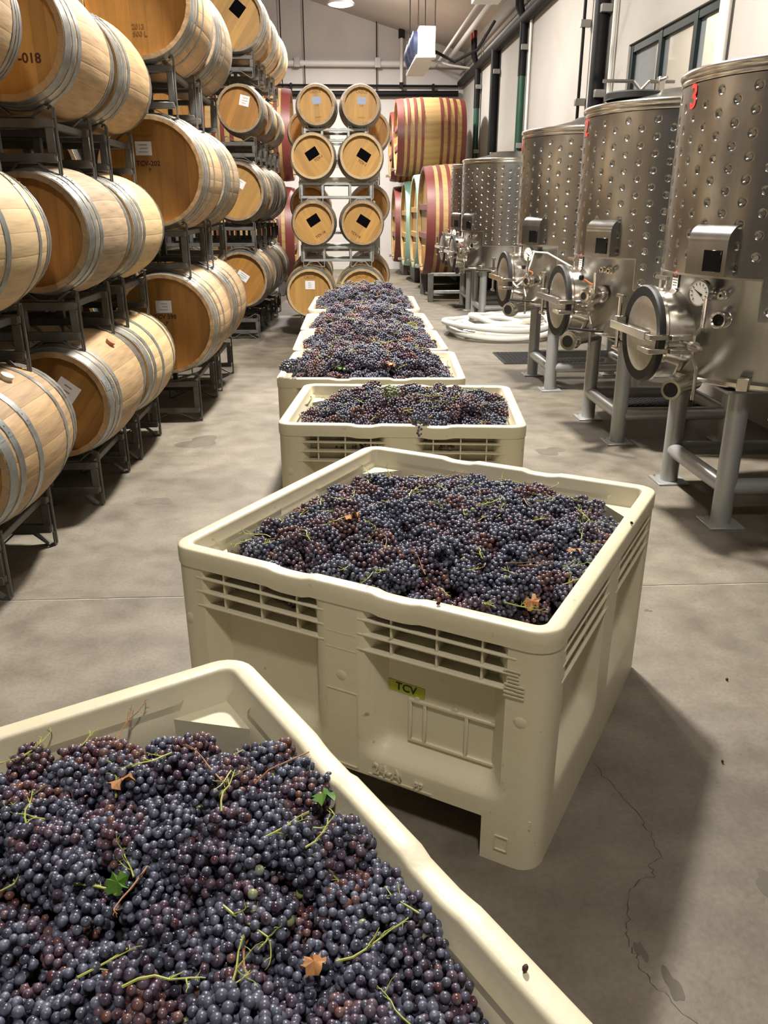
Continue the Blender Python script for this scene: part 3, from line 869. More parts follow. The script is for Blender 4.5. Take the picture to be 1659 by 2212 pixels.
# ------------------------------------------------------------------ stainless tanks
TR = .72
def P(phi, r, z):
    a = R_(phi)
    return Vector((r * math.cos(a), r * math.sin(a), z))
def frame(phi, r, z):      # local x = tangent (clockwise seen from above = right when facing the tank), y = inward, z = up
    a = R_(phi)
    out = Vector((math.cos(a), math.sin(a), 0))
    x = Vector((-math.sin(a), math.cos(a), 0))
    M = Matrix(((x.x, -out.x, 0, 0), (x.y, -out.y, 0, 0), (0, 0, 1, 0), (0, 0, 0, 1)))
    p = P(phi, r, z)
    return Matrix.Translation(p) @ M
TM = {}
def tank_meshes():
    d = []
    opt = [None]
    def add(name, b, mat, sub=None, angle=38, **kw):
        me = b.mesh(name, mat, angle=angle, **kw)
        d.append((name, me, sub, opt[0]))
        return len(d) - 1
    # body
    b = MB().lathe([(.0, .74), (.30, .76), (TR - .02, .80), (TR, .83), (TR, 2.29)], 64)
    add('body', b, 'stainless')
    add('bottom_flange', MB().lathe([(TR, .815), (TR + .018, .815), (TR + .018, .835), (TR, .84)], 64), 'stainless_bright')
    add('top_rim', MB().lathe([(TR - .03, 2.335), (TR - .005, 2.355), (TR + .016, 2.35), (TR + .022, 2.335), (TR + .018, 2.318), (TR + .006, 2.312), (TR + .012, 2.30), (TR + .008, 2.286), (TR - .002, 2.28)], 64), 'stainless_bright', angle=60)
    add('lid', MB().lathe([(TR - .025, 2.335), (.30, 2.43), (.24, 2.46), (0, 2.46)], 48), 'stainless')
    # dimpled cooling jacket
    RJ = TR + .010
    n = 44
    pr = .1025
    v = []; f = []
    vid = {}
    def vert(p, key=None):
        if key is not None and key in vid: return vid[key]
        v.append(tuple(p))
        if key is not None: vid[key] = len(v) - 1
        return len(v) - 1
    rows = 9
    for j in range(n):
        ph0 = 360 * j / n; ph1 = 360 * (j + 1) / n; pm = (ph0 + ph1) / 2
        off = 0 if j % 2 == 0 else 1
        low = not (158 <= pm <= 226)
        kmax = 2 * rows + (4 if low else 0)
        k = off
        if off: # fill the half cell at the top
            ids = [vert(P(ph0, RJ, 2.275), (j, 0)), vert(P(ph1, RJ, 2.275), (j + 1, 0)), vert(P(ph1, RJ, 2.275 - pr / 2), (j + 1, 1)), vert(P(pm, RJ, 2.275 - pr / 2), (j + .5, 1)), vert(P(ph0, RJ, 2.275 - pr / 2), (j, 1))]
            f.append(tuple(ids))
        while k + 2 <= kmax:
            zt = 2.275 - k * pr / 2; zb = zt - pr; zm = (zt + zb) / 2
            key = lambda a, q: (a, q)
            ring0 = [vert(P(ph0, RJ, zt), (j, k)), vert(P(pm, RJ, zt), (j + .5, k)), vert(P(ph1, RJ, zt), (j + 1, k)), vert(P(ph1, RJ, zm), (j + 1, k + 1)),
                     vert(P(ph1, RJ, zb), (j + 1, k + 2)), vert(P(pm, RJ, zb), (j + .5, k + 2)), vert(P(ph0, RJ, zb), (j, k + 2)), vert(P(ph0, RJ, zm), (j, k + 1))]
            angs = [135, 90, 45, 0, -45, -90, -135, 180]
            prev = ring0
            for rad, dep in ((.030, 0), (.024, 0), (.018, .005), (.008, .015)):
                ring = [vert(P(pm + math.degrees(rad * math.cos(R_(a)) / RJ), RJ - dep, zm + rad * math.sin(R_(a)))) for a in angs]
                for q in range(8):
                    f.append((prev[q], prev[(q + 1) % 8], ring[(q + 1) % 8], ring[q]))
                prev = ring
            c = vert(P(pm, RJ - .0175, zm))
            for q in range(8):
                f.append((prev[q], prev[(q + 1) % 8], c))
            k += 2
        if k < kmax:
            zt = 2.275 - k * pr / 2
            f.append((vert(P(ph0, RJ, zt), (j, k)), vert(P(pm, RJ, zt), (j + .5, k)), vert(P(ph1, RJ, zt), (j + 1, k)), vert(P(ph1, RJ, zt - pr / 2), (j + 1, k + 1)), vert(P(ph0, RJ, zt - pr / 2), (j, k + 1))))
    b = MB(); b.v = v; b.f = f
    add('cooling_jacket', b, 'stainless', angle=70)
    # edge strips of the jacket
    b = MB()
    zl = 2.275 - rows * pr; zl2 = zl - 2 * pr
    b.lathe([(TR, zl - .006), (RJ + .002, zl - .006), (RJ + .002, zl + .004), (RJ - .004, zl + .004)], 18, a0=R_(155.5), a1=R_(229.1))
    b.lathe([(TR, zl2 - .006), (RJ + .002, zl2 - .006), (RJ + .002, zl2 + .004), (RJ - .004, zl2 + .004)], 60, a0=R_(229.1), a1=R_(515.5))
    for ph in (229.1, 155.5):
        b.xform(Matrix.Identity(4))
        b.box(P(ph, TR + .006, (zl + zl2) / 2), (.014, .006, zl - zl2), Matrix.Rotation(R_(ph), 3, 'Z'))
    add('jacket_edge', b, 'stainless_brushed')
    # manway facing the aisle
    ph, zd, rd = 183.0, 1.025, .25
    F = frame(ph, TR - .045, zd)
    def fr(b): return b.xform(F)
    i0 = add('manway_neck', fr(MB().lathe([(rd, .22), (rd, -.145), (rd + .012, -.155), (rd + .012, -.175), (rd - .01, -.175)], 48, 'Y')), 'stainless_bright')
    add('manway_gasket', fr(MB().lathe([(rd - .045, -.200), (rd + .006, -.205), (rd + .014, -.195), (rd + .014, -.172), (rd - .045, -.172)], 48, 'Y')), 'rubber')
    i1 = add('manway_door', fr(MB().lathe([(0, -.222), (.10, -.220), (.17, -.212), (rd - .042, -.198), (rd - .042, -.185)], 40, 'Y')), 'stainless_brushed')
    # clamp arm
    b = MB()
    b.cbox((-.02, -.262, .02), (.50, .035, .045), .003)
    add('clamp_arm', fr(b), 'stainless_bright')
    b = MB()
    for zz in (.028, -.045):
        b.cbox((.215, -.225, zz - .01), (.15, .10, .028), .003)
        b.cbox((.285, -.10, zz - .01), (.06, .12, .026), .003)
    add('clamp_jaw', fr(b), 'stainless_bright')
    b = MB().cyl((.29, -.10, -.005), (.52, -.10, -.005), .009, n=8).cyl((.42, -.10, -.005), (.455, -.10, -.005), .026, n=14)
    b.tube([(.44, -.10, .02), (.44, -.10, .055), (.50, -.10, .10), (.50, -.10, .24)], .010, 8)
    b.tube([(.44, -.10, -.03), (.44, -.10, -.05), (.50, -.10, -.11), (.50, -.10, -.27)], .010, 8)
    add('clamp_screw', fr(b), 'stainless_bright')
    b = MB().cyl((-.24, -.24, -.12), (-.24, -.24, .18), .012, n=8).cyl((-.29, -.24, .18), (-.19, -.24, .18), .012, n=8).cbox((-.24, -.23, .04), (.05, .06, .06), .004).cyl((-.29, -.24, -.12), (-.19, -.24, -.12), .012, n=8)
    add('hinge', fr(b), 'stainless_bright')
    b = MB().cyl((.05, -.10, rd + .05), (-.10, -.10, rd + .05), .012, n=8).cyl((.02, -.10, rd - .01), (.02, -.10, rd + .05), .006, n=6)
    add('lug', fr(b), 'stainless_bright')
    # control box hood with dark screen
    F2 = frame(208, TR, 0)
    pf = [(.0, 1.365), (-.07, 1.365)] + [(-.07 + .09 * (1 - math.cos(a)), 1.525 + .085 * math.sin(a)) for a in [R_(q) for q in range(0, 91, 15)]] + [(.03, 1.61)]
    b = MB().prism(pf, -.125, .115, 'X').xform(F2)
    i2 = add('control_box', b, 'stainless')
    add('screen', MB().cbox((.035, -.073, 1.435), (.105, .008, .105), .002).xform(F2), 'screen_black', i2)
    # thermometer
    opt[0] = 'gauge'
    F3 = frame(207, TR, 1.275)
    i3 = add('thermometer', MB().lathe([(0, -.075), (.062, -.075), (.066, -.078), (.066, -.050), (.02, -.045), (.02, .0)], 32, 'Y').xform(F3), 'stainless_bright')
    add('dial', MB().lathe([(0, -.0765), (.059, -.0765)], 32, 'Y').xform(F3), 'dial_white', i3)
    b = MB()
    for k in range(11):
        a = R_(225 - 27 * k)
        b.box((.046 * math.cos(a), -.0772, .046 * math.sin(a)), (.012, .0006, .004), Matrix.Rotation(-a, 3, 'Y'))
    a = R_(150)
    b.add([(math.cos(a) * .045, -.0776, math.sin(a) * .045), (math.cos(a + 1.57) * .004, -.0776, math.sin(a + 1.57) * .004), (-math.cos(a) * .024 - .004, -.0776, -math.sin(a) * .024 - .006), (-math.cos(a) * .024 + .004, -.0776, -math.sin(a) * .024 + .006), (math.cos(a - 1.57) * .004, -.0776, math.sin(a - 1.57) * .004)], [(0, 1, 2, 3, 4)])
    add('needle', b.xform(F3), 'ink_black', i3, smooth=False)
    opt[0] = 'fit'
    for ph, zz in ((210.5, 1.272), (215, 1.268)):
        b = MB().lathe([(.008, -.052), (.013, -.052), (.020, -.05), (.020, -.038), (.014, -.036), (.014, -.02), (.022, -.018), (.022, .005)], 14, 'Y').xform(frame(ph, TR, zz))
        add('fitting', b, 'stainless_bright')
    opt[0] = 'port'
    b = MB().lathe([(.030, -.0), (.030, -.055), (.036, -.06), (.043, -.058), (.046, -.05), (.046, -.042), (.040, -.038), (.042, .0), (.05, .006)], 24, 'Y').xform(frame(215.5, TR, 1.148))
    i4 = add('port', b, 'stainless_bright')
    add('bore', MB().lathe([(0, -.012), (.032, -.012)], 20, 'Y').xform(frame(215.5, TR, 1.148)), 'rubber', i4)
    opt[0] = None
    p0, p1 = P(203, TR - .03, .80), P(203, TR - .03, .80) + Vector((-.20, -.20, -.005))
    b = MB().cyl(p0, p1, .050, .040, n=20)
    dv = (p1 - p0).normalized()
    b.cyl(p1 - dv * .005, p1 + dv * .012, .053, n=20)
    i5 = add('outlet_pipe', b, 'stainless_bright')
    add('bore', MB().cyl(p1 + dv * .0118, p1 + dv * .0135, .039, n=20), 'rubber', i5)
    # warning placard above the door
    F6 = frame(185.5, TR + .004, 1.325)
    i6 = add('placard', MB().cbox((0, -.002, 0), (.062, .003, .105), .001).xform(F6), 'dial_white')
    add('placard_head', MB().cbox((0, -.0042, .027), (.058, .002, .046), .0006).xform(F6), 'ink_black', i6)
    add('placard_badge', MB().lathe([(0, -.0056), (1, -.0056), (1, -.005)], 20, 'Y').xform(F6 @ Matrix.Translation((0, 0, .028)) @ Matrix.Diagonal((.025, 1, .016, 1))), 'sign_red', i6)
    for s, zz, sz in (('DANGER', .028, .011),):
        me = text_mesh(s, sz, 'dial_white', .0003).copy(); me.transform(F6 @ Matrix.Translation((0, -.0062, zz)) @ Matrix.Rotation(R_(90), 4, 'X')); d.append(('placard_text', me, i6, None))
    for s, zz in (('CONFINED SPACE', -.008), ('AUTHORIZED', -.022), ('ENTRY ONLY', -.036)):
        me = text_mesh(s, .0072, 'ink_black', .0003).copy(); me.transform(F6 @ Matrix.Translation((0, -.0038, zz)) @ Matrix.Rotation(R_(90), 4, 'X')); d.append(('placard_text', me, i6, None))
    # tab brackets on the flange
    for ph in (228, 138, 318, 48):
        add('leg_tab', MB().cbox((0, -.02, .835), (.06, .04, .07), .004).xform(frame(ph, TR, 0)), 'stainless_brushed')
    # stand
    lx, ly = .42, .385
    for sx in (-1, 1):
        for sy in (-1, 1):
            q = (sx * lx, sy * ly)
            il = add('leg', MB().cyl((q[0], q[1], .012), (q[0], q[1], .77), .056, n=20), 'leg_paint')
            add('foot_plate', MB().cbox((q[0], q[1], .006), (.20, .20, .012), .002).mesh and MB().cbox((q[0], q[1], .006), (.20, .20, .012), .002), 'leg_paint', il)
            add('foot_bolt', MB().cyl((q[0] - .07, q[1] + .07, .012), (q[0] - .07, q[1] + .07, .02), .008, n=8), 'stainless_brushed', il)
            add('top_plate', MB().cbox((q[0], q[1], .778), (.24, .2, .016), .003), 'leg_paint', il)
    for s in (-1, 1):
        add('brace', MB().cyl((s * lx, -ly, .22), (s * lx, ly, .22), .048, n=18), 'leg_paint')
        add('brace', MB().cyl((-lx, s * ly, .22), (lx, s * ly, .22), .048, n=18), 'leg_paint')
    return d
TMESH = tank_meshes()
def tank(label, x, y, number=None, extra=('gauge', 'fit', 'port'), numphi=180):
    t = thing('steel_tank', label, 'tank', (x, y, 0), 0, 'stainless fermentation tanks')
    objs = []
    for name, me, sub, op in TMESH:
        objs.append(ob(name, me, objs[sub] if sub is not None else t) if op is None or op in extra else None)
    if number:
        me = text_mesh(number, .16, 'number_red', .0008).copy()
        F = frame(numphi, TR + .014, 2.20)
        me.transform(Matrix.Rotation(R_(90), 4, 'X'))
        b = [Vector(v.co) for v in me.vertices]
        for v in me.vertices:   # wrap on the cylinder
            ph = numphi + math.degrees(v.co.x / TR)
            v.co = P(ph, TR + .013 - v.co.y, 2.215 + v.co.z)
        ob('number', me, t)
    return t
T3 = tank('dimpled steel tank with a red 3, nearest and largest', 2.56, 4.58, '3', numphi=183)
T2 = tank('dimpled steel tank with a red 2 and a lid hatch', 2.52, 6.29, '2', ('fit',), numphi=178)
T1 = tank('dimpled steel tank third from the right, hose hanging at its gauge', 2.47, 8.2, '1', ('gauge',), numphi=176)
T0 = tank('dimpled steel tank in bluish light behind the white hose', 2.62, 13.15, None, ('fit', 'port'))
TX = tank('farthest dimpled steel tank beside the red casks', 2.66, 14.78, None, ('gauge',))
T4 = tank('steel tank at the right edge, only its door clamp showing', 2.62, 2.80)
# hatch on tank 2
hp = ob('lid_hatch', MB().lathe([(.0, 2.475), (.2, 2.475), (.215, 2.465), (.215, 2.43), (.2, 2.425)], 32, o=(-.38, .1, -.02)).mesh('lid_hatch', 'rubber'), T2)
b = MB().cyl((-.62, .1, 2.53), (-.40, .1, 2.53), .012, n=8).cyl((-.40, .1, 2.53), (-.34, .1, 2.47), .012, n=8).cyl((-.34, .1, 2.47), (-.28, .1, 2.53), .012, n=8).cyl((-.28, .1, 2.53), (-.1, .1, 2.53), .012, n=8).cbox((-.2, .1, 2.50), (.05, .06, .12), .005).cyl((-.2, -.02, 2.54), (-.2, .22, 2.54), .01, n=8)
ob('hatch_handle', b.mesh('hatch_handle', 'stainless_bright'), hp)
# ball valves on tanks 2 and 1
def ball_valve(T, phi, z):
    F = frame(phi, TR, z)
    b = MB().lathe([(.0, -.20), (.024, -.20), (.024, -.197), (.046, -.195), (.046, -.18), (.030, -.175), (.030, -.15), (.058, -.145), (.062, -.09), (.058, -.075), (.038, -.07), (.038, -.03), (.060, -.028), (.060, -.012), (.045, -.01), (.045, .01)], 24, 'Y').xform(F)
    v = ob('ball_valve', b.mesh('ball_valve', 'stainless_bright'), T)
    ob('bore', MB().lathe([(0, -.2005), (.026, -.2005)], 16, 'Y').xform(F).mesh('bore', 'rubber'), v)
    ob('lever', MB().tube([(0, -.11, .05), (0, -.115, .075), (-.02, -.13, .085), (-.06, -.16, .115)], .006, 8).xform(F).mesh('lever', 'orange_handle'), v)
    ob('knob', MB().lathe([(0, -.022), (.016, -.016), (.02, 0), (.016, .016), (0, .022)], 12).xform(F @ Matrix.Translation((-.066, -.166, .120))).mesh('knob', 'rubber'), v)
    return v
ball_valve(T2, 210, 1.10); ball_valve(T1, 215, 1.05); ball_valve(T0, 205, 1.08)
def butterfly(T):   # valve on the bottom outlet
    p1 = P(203, TR - .03, .80) + Vector((-.21, -.21, -.005))
    dv = Vector((-.707, -.707, 0))
    b = MB().cyl(p1, p1 + dv * .03, .062, n=20).cyl(p1 + dv * .03, p1 + dv * .07, .07, .066, n=20).cyl(p1 + dv * .07, p1 + dv * .09, .06, n=20)
    v = ob('outlet_valve', b.mesh('outlet_valve', 'stainless_bright'), T)
    ob('bore', MB().cyl(p1 + dv * .0905, p1 + dv * .092, .042, n=16).mesh('bore', 'rubber'), v)
    ob('lever', MB().box(p1 + dv * .05 + Vector((.08, -.08, .085)), (.26, .03, .012), Matrix.Rotation(R_(-45), 3, 'Z')).mesh('lever', 'rubber'), v)
butterfly(T2); butterfly(T1)
ob('sample_hose', MB().tube([P(207, TR + .05, 1.30), P(214, TR + .09, 1.31), P(214, TR + .13, 1.2), P(212, TR + .16, 1.06), P(206, TR + .18, .99), P(200, TR + .16, 1.02)], .008, 6).mesh('sample_hose', 'hose_white'), T1)
ob('sample_hose', MB().tube([P(212, TR + .05, 1.30), P(225, TR + .10, 1.30), P(238, TR + .22, 1.24), P(246, TR + .40, 1.20)], .008, 6).mesh('sample_hose', 'hose_white'), T1)

# ------------------------------------------------------------------ hose coil and mats
hs = thing('hose_coil', 'coiled white ribbed hose lying on the floor between the tanks', 'hose', (2.35, 11.7, 0))
pts = []
N = 300
for i in range(N + 1):
    t = i / N
    a = -2.3 + t * 2 * math.pi * 5.2
    r = .62 + .22 * math.sin(t * 11) + .12 * math.sin(a * 1.7)
    pts.append((r * 1.1 * math.cos(a), r * 1.05 * math.sin(a), .045 + .16 * t + .03 * math.sin(a * 2 + t * 9)))
rr = [.040 + (.0018 if i % 2 else 0) for i in range(N + 1)]
ob('tube', MB().tube(pts, rr, 12).mesh('tube', 'hose_white', angle=60), hs)
for e, d2 in ((0, 1), (N, N - 1)):
    p = Vector(pts[e]); q = (p - Vector(pts[d2])).normalized()
    ob('coupling', MB().cyl(p - q * .02, p + q * .16, .046, n=14).cyl(p + q * .10, p + q * .13, .055, n=14).mesh('coupling', 'stainless_bright'), hs)
    ob('end_cuff', MB().cyl(p - q * .16, p - q * .02, .046, n=14).mesh('end_cuff', 'bung_silicone'), hs)
def mat_(label, x0, x1, y0, y1):
    t = thing('rubber_mat', label, 'mat', ((x0 + x1) / 2, (y0 + y1) / 2, 0))
    w, h = x1 - x0, y1 - y0
    ob('sheet', MB().cbox((0, 0, .006), (w, h, .012), .004).mesh('sheet', 'mat_rubber'), t)
    b = MB()
    for i in range(int(w / .05)):
        b.box((-w / 2 + .025 + .05 * i, 0, .0145), (.02, h * .94, .005))
    for j in range(int(h / .05)):
        b.box((0, -h / 2 + .025 + .05 * j, .0145), (w * .97, .02, .005))
    o = ob('tread', b.mesh('tread', 'mat_rubber', smooth=False), t)
mat_('black rubber mat on the floor in front of the white hose', 1.87, 3.3, 9.22, 9.98)
mat_('black rubber mat under the tanks between tank 2 and tank 1', 2.5, 3.35, 7.05, 7.5)

# ------------------------------------------------------------------ picking bins
_binc = {}
BH = .735
def bin_parts(w, d):
    key = (round(w, 3), round(d, 3))
    if key in _binc: return _binc[key]
    a, b_ = w / 2, d / 2
    rc = .068
    # perimeter samples (s positions per side) with side id, point and outward normal
    def perimeter():
        out = []
        segs = [(0, -b_, 1, 0, a), (1, 0, 0, 0, 0)]
        def side(sid):
            # returns points along a straight side between rounded corners
            half = (a if sid in (0, 2) else b_) - rc
            ss = []
            for u in [-half + 2 * half * i / 44 for i in range(45)]:
                ss.append(u)
            return half, ss
        for sid in range(4):
            half, ss = side(sid)
            for u in ss:
                if sid == 0: p, n = Vector((u, -b_, 0)), Vector((0, -1, 0))
                elif sid == 1: p, n = Vector((a, u, 0)), Vector((1, 0, 0))
                elif sid == 2: p, n = Vector((-u, b_, 0)), Vector((0, 1, 0))
                else: p, n = Vector((-a, -u, 0)), Vector((-1, 0, 0))
                out.append((sid, u, half, p, n))
            cx, cy, a0 = [(a - rc, -b_ + rc, -90), (a - rc, b_ - rc, 0), (-a + rc, b_ - rc, 90), (-a + rc, -b_ + rc, 180)][sid]
            for k in range(1, 6):
                an = R_(a0 + 15 * k)
                n = Vector((math.cos(an), math.sin(an), 0))
                out.append((sid, None, half, Vector((cx, cy, 0)) + n * rc, n))
        return out
    per = perimeter()
    N = len(per)
    post = .115; mid = .075; rec = .060
    def bayf(u, half):
        if u is None: return 0
        e = half + rc - abs(u)          # distance from corner
        q = smooth01(post, post + .05, e) * smooth01(mid, mid + .045, abs(u))
        return q
    zlev = [0.0, .05, .10, .14, .17, .195, .205, .22, .235, .25, .262, .285, .31, .36, .42, .50, .56, .62, .66, .695]
    vs = []; fs = []
    for z in zlev:
        for sid, u, half, p, n in per:
            q = bayf(u, half)
            tp = .005 * (1 - z / .7)
            if sid in (0, 2): vert = smooth01(.20, .262, z)
            else: vert = smooth01(.19, .285, z)
            dep = rec * q * vert + tp
            vs.append(p - n * dep + Vector((0, 0, z)))
    for i in range(len(zlev) - 1):
        for k in range(N):
            k2 = (k + 1) % N
            sid, u, half, p, n = per[k]
            sid2, u2 = per[k2][0], per[k2][1]
            um = None if (u is None or u2 is None or sid2 != sid) else (u + u2) / 2
            if um is not None and sid in (0, 2) and zlev[i] < .139 and abs(um) < half + rc - .165:
                continue
            fs.append((i * N + k, i * N + k2, (i + 1) * N + k2, (i + 1) * N + k))
    bb = MB().add(vs, fs)
    # runners and deck
    for x0, x1, yo in ((-a + .03, -a + .165, .04), (-.085, .085, .16), (a - .165, a - .03, .04)):
        bb.bbox(x0, x1, -b_ + yo, b_ - yo, .004, .14)
    bb.bbox(-a + .03, a - .03, -b_ + .012, b_ - .012, .139, .165)
    shell = bb.mesh('shell', 'bin_plastic', angle=50)
    # rim + inner wall, swept around
    prof = [(.006, .676), (-.003, .678), (-.004, .70), (-.004, .727), (-.001, .733), (.004, .735), (.036, .735), (.041, .733), (.044, .727), (.048, .69), (.064, .675), (.066, .60), (.068, .40), (.072, .17)]
    vs = []; fs = []
    for off, z in prof:
        for sid, u, half, p, n in per:
            dz = 0
            if u is not None and sid in (0, 2) and z > .66:
                m = abs(u)
                dz = -.008 * smooth01(.11, .125, m) * (1 - smooth01(.20, .25, m))
            wall = max(0, off)
            vs.append(p - n * off + Vector((0, 0, z + dz)))
    for i in range(len(prof) - 1):
        for k in range(N):
            k2 = (k + 1) % N
            fs.append((i * N + k, i * N + k2, (i + 1) * N + k2, (i + 1) * N + k))
    rb = MB().add(vs, fs)
    rim = rb.mesh('rim', 'bin_plastic', angle=60)
    rev = {}
    gus = []
    for sx in (-1, 1):
        for sy in (-1, 1):
            x0, y0 = sx * (a - .05), sy * (b_ - .05)
            poly = [(x0, y0), (x0 - sx * .15, y0), (x0, y0 - sy * .15)]
            gus.append(MB().prism(poly, .52, .665).mesh('corner_gusset', 'bin_plastic', angle=20))
    # ribs
    ribs = []
    for sid in range(4):
        half = a if sid in (0, 2) else b_
        other = b_ if sid in (0, 2) else a
        Mr = Matrix.Rotation(R_([0, 90, 180, 270][sid]), 4, 'Z')
        u0, u1 = mid + .008, half - post - .008
        for s in (-1, 1):
            for z in (.648, .603, .556):
                me = MB().cbox(((u0 + u1) / 2 * s, -other + .028, z), (u1 - u0 + .06, .058, .0065), .0015).xform(Mr).mesh('rib', 'bin_plastic', smooth=False)
                ribs.append(me)
            for fq in ((.16, .48, .82) if sid in (0, 2) else (.5,)):
                uu = u0 + (u1 - u0) * (1 - fq if s > 0 else fq)
                me = MB().cbox((uu * s, -other + .033, .618), (.0065, .054, .128), .0015).xform(Mr).mesh('rib', 'bin_plastic', smooth=False)
                ribs.append(me)
    bosses = [MB().lathe([(0, -.003), (.017, -.003), (.02, -.001), (.02, .012)], 20, 'Y').xform(Matrix.Translation((x, -b_ + .0045, z))).mesh('boss', 'bin_plastic') for x, z in ((0, .455), (a - .075, .47), (-a + .06, .50))]
    floor_ = MB().bbox(-a + .06, a - .06, -b_ + .06, b_ - .06, .165, .175).mesh('inner_floor', 'bin_plastic')
    _binc[key] = (shell, rim, gus, ribs, bosses, floor_)
    return _binc[key]
def make_bin(label, x, y, yaw, w, d):
    t = thing('picking_bin', label, 'bin', (x, y, 0), R_(yaw), 'cream plastic picking bins')
    shell, rim, gus, ribs, bosses, fl_ = bin_parts(w, d)
    ob('shell', shell, t); ob('rim', rim, t); ob('inner_floor', fl_, t)
    for g in gus: ob('corner_gusset', g, t)
    for r in ribs: ob('rib', r, t)
    for q in bosses: ob('boss', q, t)
    return t
BINS = {}
BSPEC = [  # x, y, yaw, w, d, label
    (-.471 + .0, .796, -59.7, 1.22, 1.24, 'cream grape bin in the foreground, cut by the left edge'),
    (.3075, 2.513, -31.2, 1.20, 1.25, 'cream grape bin turned cornerwise with the green tape'),
    (.324, 4.14, -6.0, 1.17, .94, 'cream grape bin behind the cornerwise one, a bunch over its rim'),
    (.205, 5.28, -3.5, 1.13, .99, 'heaped cream grape bin, fourth from the front'),
    (.222, 6.33, -1.0, 1.12, .98, 'heaped cream grape bin, fifth from the front'),
    (.235, 7.43, -1.0, 1.12, 1.08, 'heaped cream grape bin, sixth from the front'),
    (.26, 8.92, -2.0, 1.12, 1.30, 'last cream grape bin before the centre barrel stack'),
]
for i, (x, y, yaw, w, d, lab) in enumerate(BSPEC):
    BINS[i] = make_bin(lab, x, y, yaw, w, d)
# details of the cornerwise bin
B2 = BINS[1]; w2, d2 = 1.20, 1.25
def front(me, name, x, z, dep=.0, parent=B2, tilt=0):
    o = ob(name, me, parent)
    o.matrix_local = Matrix.Translation((x, -d2 / 2 + dep, z)) @ Matrix.Rotation(R_(90), 4, 'X') @ Matrix.Rotation(R_(tilt), 4, 'Z')
    return o
tp = front(MB().cbox((0, 0, 0), (.115, .034, .0012), .0004).mesh('tape_label', 'tape_green', smooth=False), 'tape_label', .175, .43, .0605, tilt=-2)
tp['label'] = 'yellow green tape with TCV written on it'
o = ob('handwriting', text_mesh('TCV', .034, 'ink_black', .0003), tp, (0, 0, .001))
ch = MB()
cw, chh = .27, .13
for xx in (-cw / 2, -cw / 2 + .045, .035, cw / 2 - .006): ch.cbox((xx, 0, .004), (.010, chh, .010), .002)
for zz in (-chh / 2, chh / 2): ch.cbox((0, zz, .004), (cw + .012, .010, .010), .002)
for xx in (-cw / 2 + .02, 0, cw / 2 - .02): ch.cyl((xx, chh / 2 + .006, 0), (xx, chh / 2 + .006, .008), .009, n=10)
front(ch.mesh('card_holder', 'bin_plastic'), 'card_holder', .325, .335, .063)
front(text_mesh('24-A', .046, 'bin_plastic', .005), 'raised_lettering', .145, .176, .002)
front(text_mesh('PP', .028, 'bin_plastic', .005), 'raised_lettering', .245, .166, .002)
front(MB().box((0, 0, .001), (.20, .004, .004)).mesh('raised_line', 'bin_plastic', smooth=False), 'raised_line', .185, .150, .0035)
lb = MB()
for k in range(4): lb.box((0, .03 - .011 * k, .001), (.054, .003, .004))
for k in range(4): lb.box((-.008 + .002 * k, .07 - .010 * k, .001), (.03 + .014 * (k == 0), .003, .003))
front(lb.mesh('raised_panel', 'bin_plastic', smooth=False), 'raised_panel', .506, .545, -.001)
pn = MB()
for xx in (-.05, .05): pn.box((xx, 0, .001), (.003, .25, .004))
for zz in (-.125, .125): pn.box((0, zz, .001), (.1, .003, .004))
front(pn.mesh('raised_panel', 'bin_plastic', smooth=False), 'raised_panel', 0, .28, .003)
front(MB().box((0, 0, .001), (.10, .003, .004)).box((0, .05, .001), (.1, .003, .004)).mesh('raised_line', 'bin_plastic', smooth=False), 'raised_line', 0, .54, .003)
sq = MB()
for xx in (-.018, .018): sq.box((xx, 0, .001), (.003, .045, .005))
for zz in (-.022, .022): sq.box((0, zz, .001), (.036, .003, .005))
front(sq.mesh('raised_square', 'bin_plastic', smooth=False), 'raised_square', .495, .07, .0045)

# ------------------------------------------------------------------ grapes
BR = .0078
def ico(sub):
    bm = bmesh.new()
    bmesh.ops.create_icosphere(bm, subdivisions=sub, radius=1)
    bm.verts.index_update()
    v = [tuple(q.co) for q in bm.verts]; f = [tuple(q.index for q in p.verts) for p in bm.faces]
    bm.free()
    return v, f
ICO = {s: ico(s) for s in (1, 2, 3)}
def bunch_points(seed, L=None, wd=None):
    r = random.Random(seed)
    L = L or r.uniform(.085, .125); wd = wd or r.uniform(.028, .040)
    pts = []
    tries = 0
    while tries < 2600:
        tries += 1
        t = r.random()
        a = r.uniform(0, 2 * math.pi)
        rad = wd * (math.sin(math.pi * min(1, .18 + t * .82)) ** .65) * (1.1 - .35 * t)
        rad *= r.uniform(.82, 1.08)
        p = Vector(((t - .5) * L, rad * math.cos(a), rad * math.sin(a)))
        s = BR * r.uniform(.82, 1.12)
        if all((p - q).length > (s + sq_) * .90 for q, sq_ in pts):
            pts.append((p, s))
    return pts
def berries_mesh(name, blist, sub, mat='berry_skin'):
    # blist: list of (centre, radius, brand, tone)
    V, F = ICO[sub]
    nv = len(V)
    vs = []; fs = []; br = []; tn = []
    for i, (c, s, b_, t_) in enumerate(blist):
        o = i * nv
        cx, cy, cz = c
        vs.extend([(cx + s * x, cy + s * y, cz + s * z) for x, y, z in V])
        fs.extend([(a + o, b2 + o, c2 + o) for a, b2, c2 in F])
        br.extend([b_] * nv); tn.extend([t_] * nv)
    me = bpy.data.meshes.new(name)
    me.from_pydata(vs, [], fs)
    me.materials.append(MATS[mat])
    me.polygons.foreach_set('use_smooth', [True] * len(me.polygons))
    at = me.attributes.new('brand', 'FLOAT', 'POINT'); at.data.foreach_set('value', br)
    at = me.attributes.new('tone', 'FLOAT', 'POINT'); at.data.foreach_set('value', tn)
    me.update()
    return me
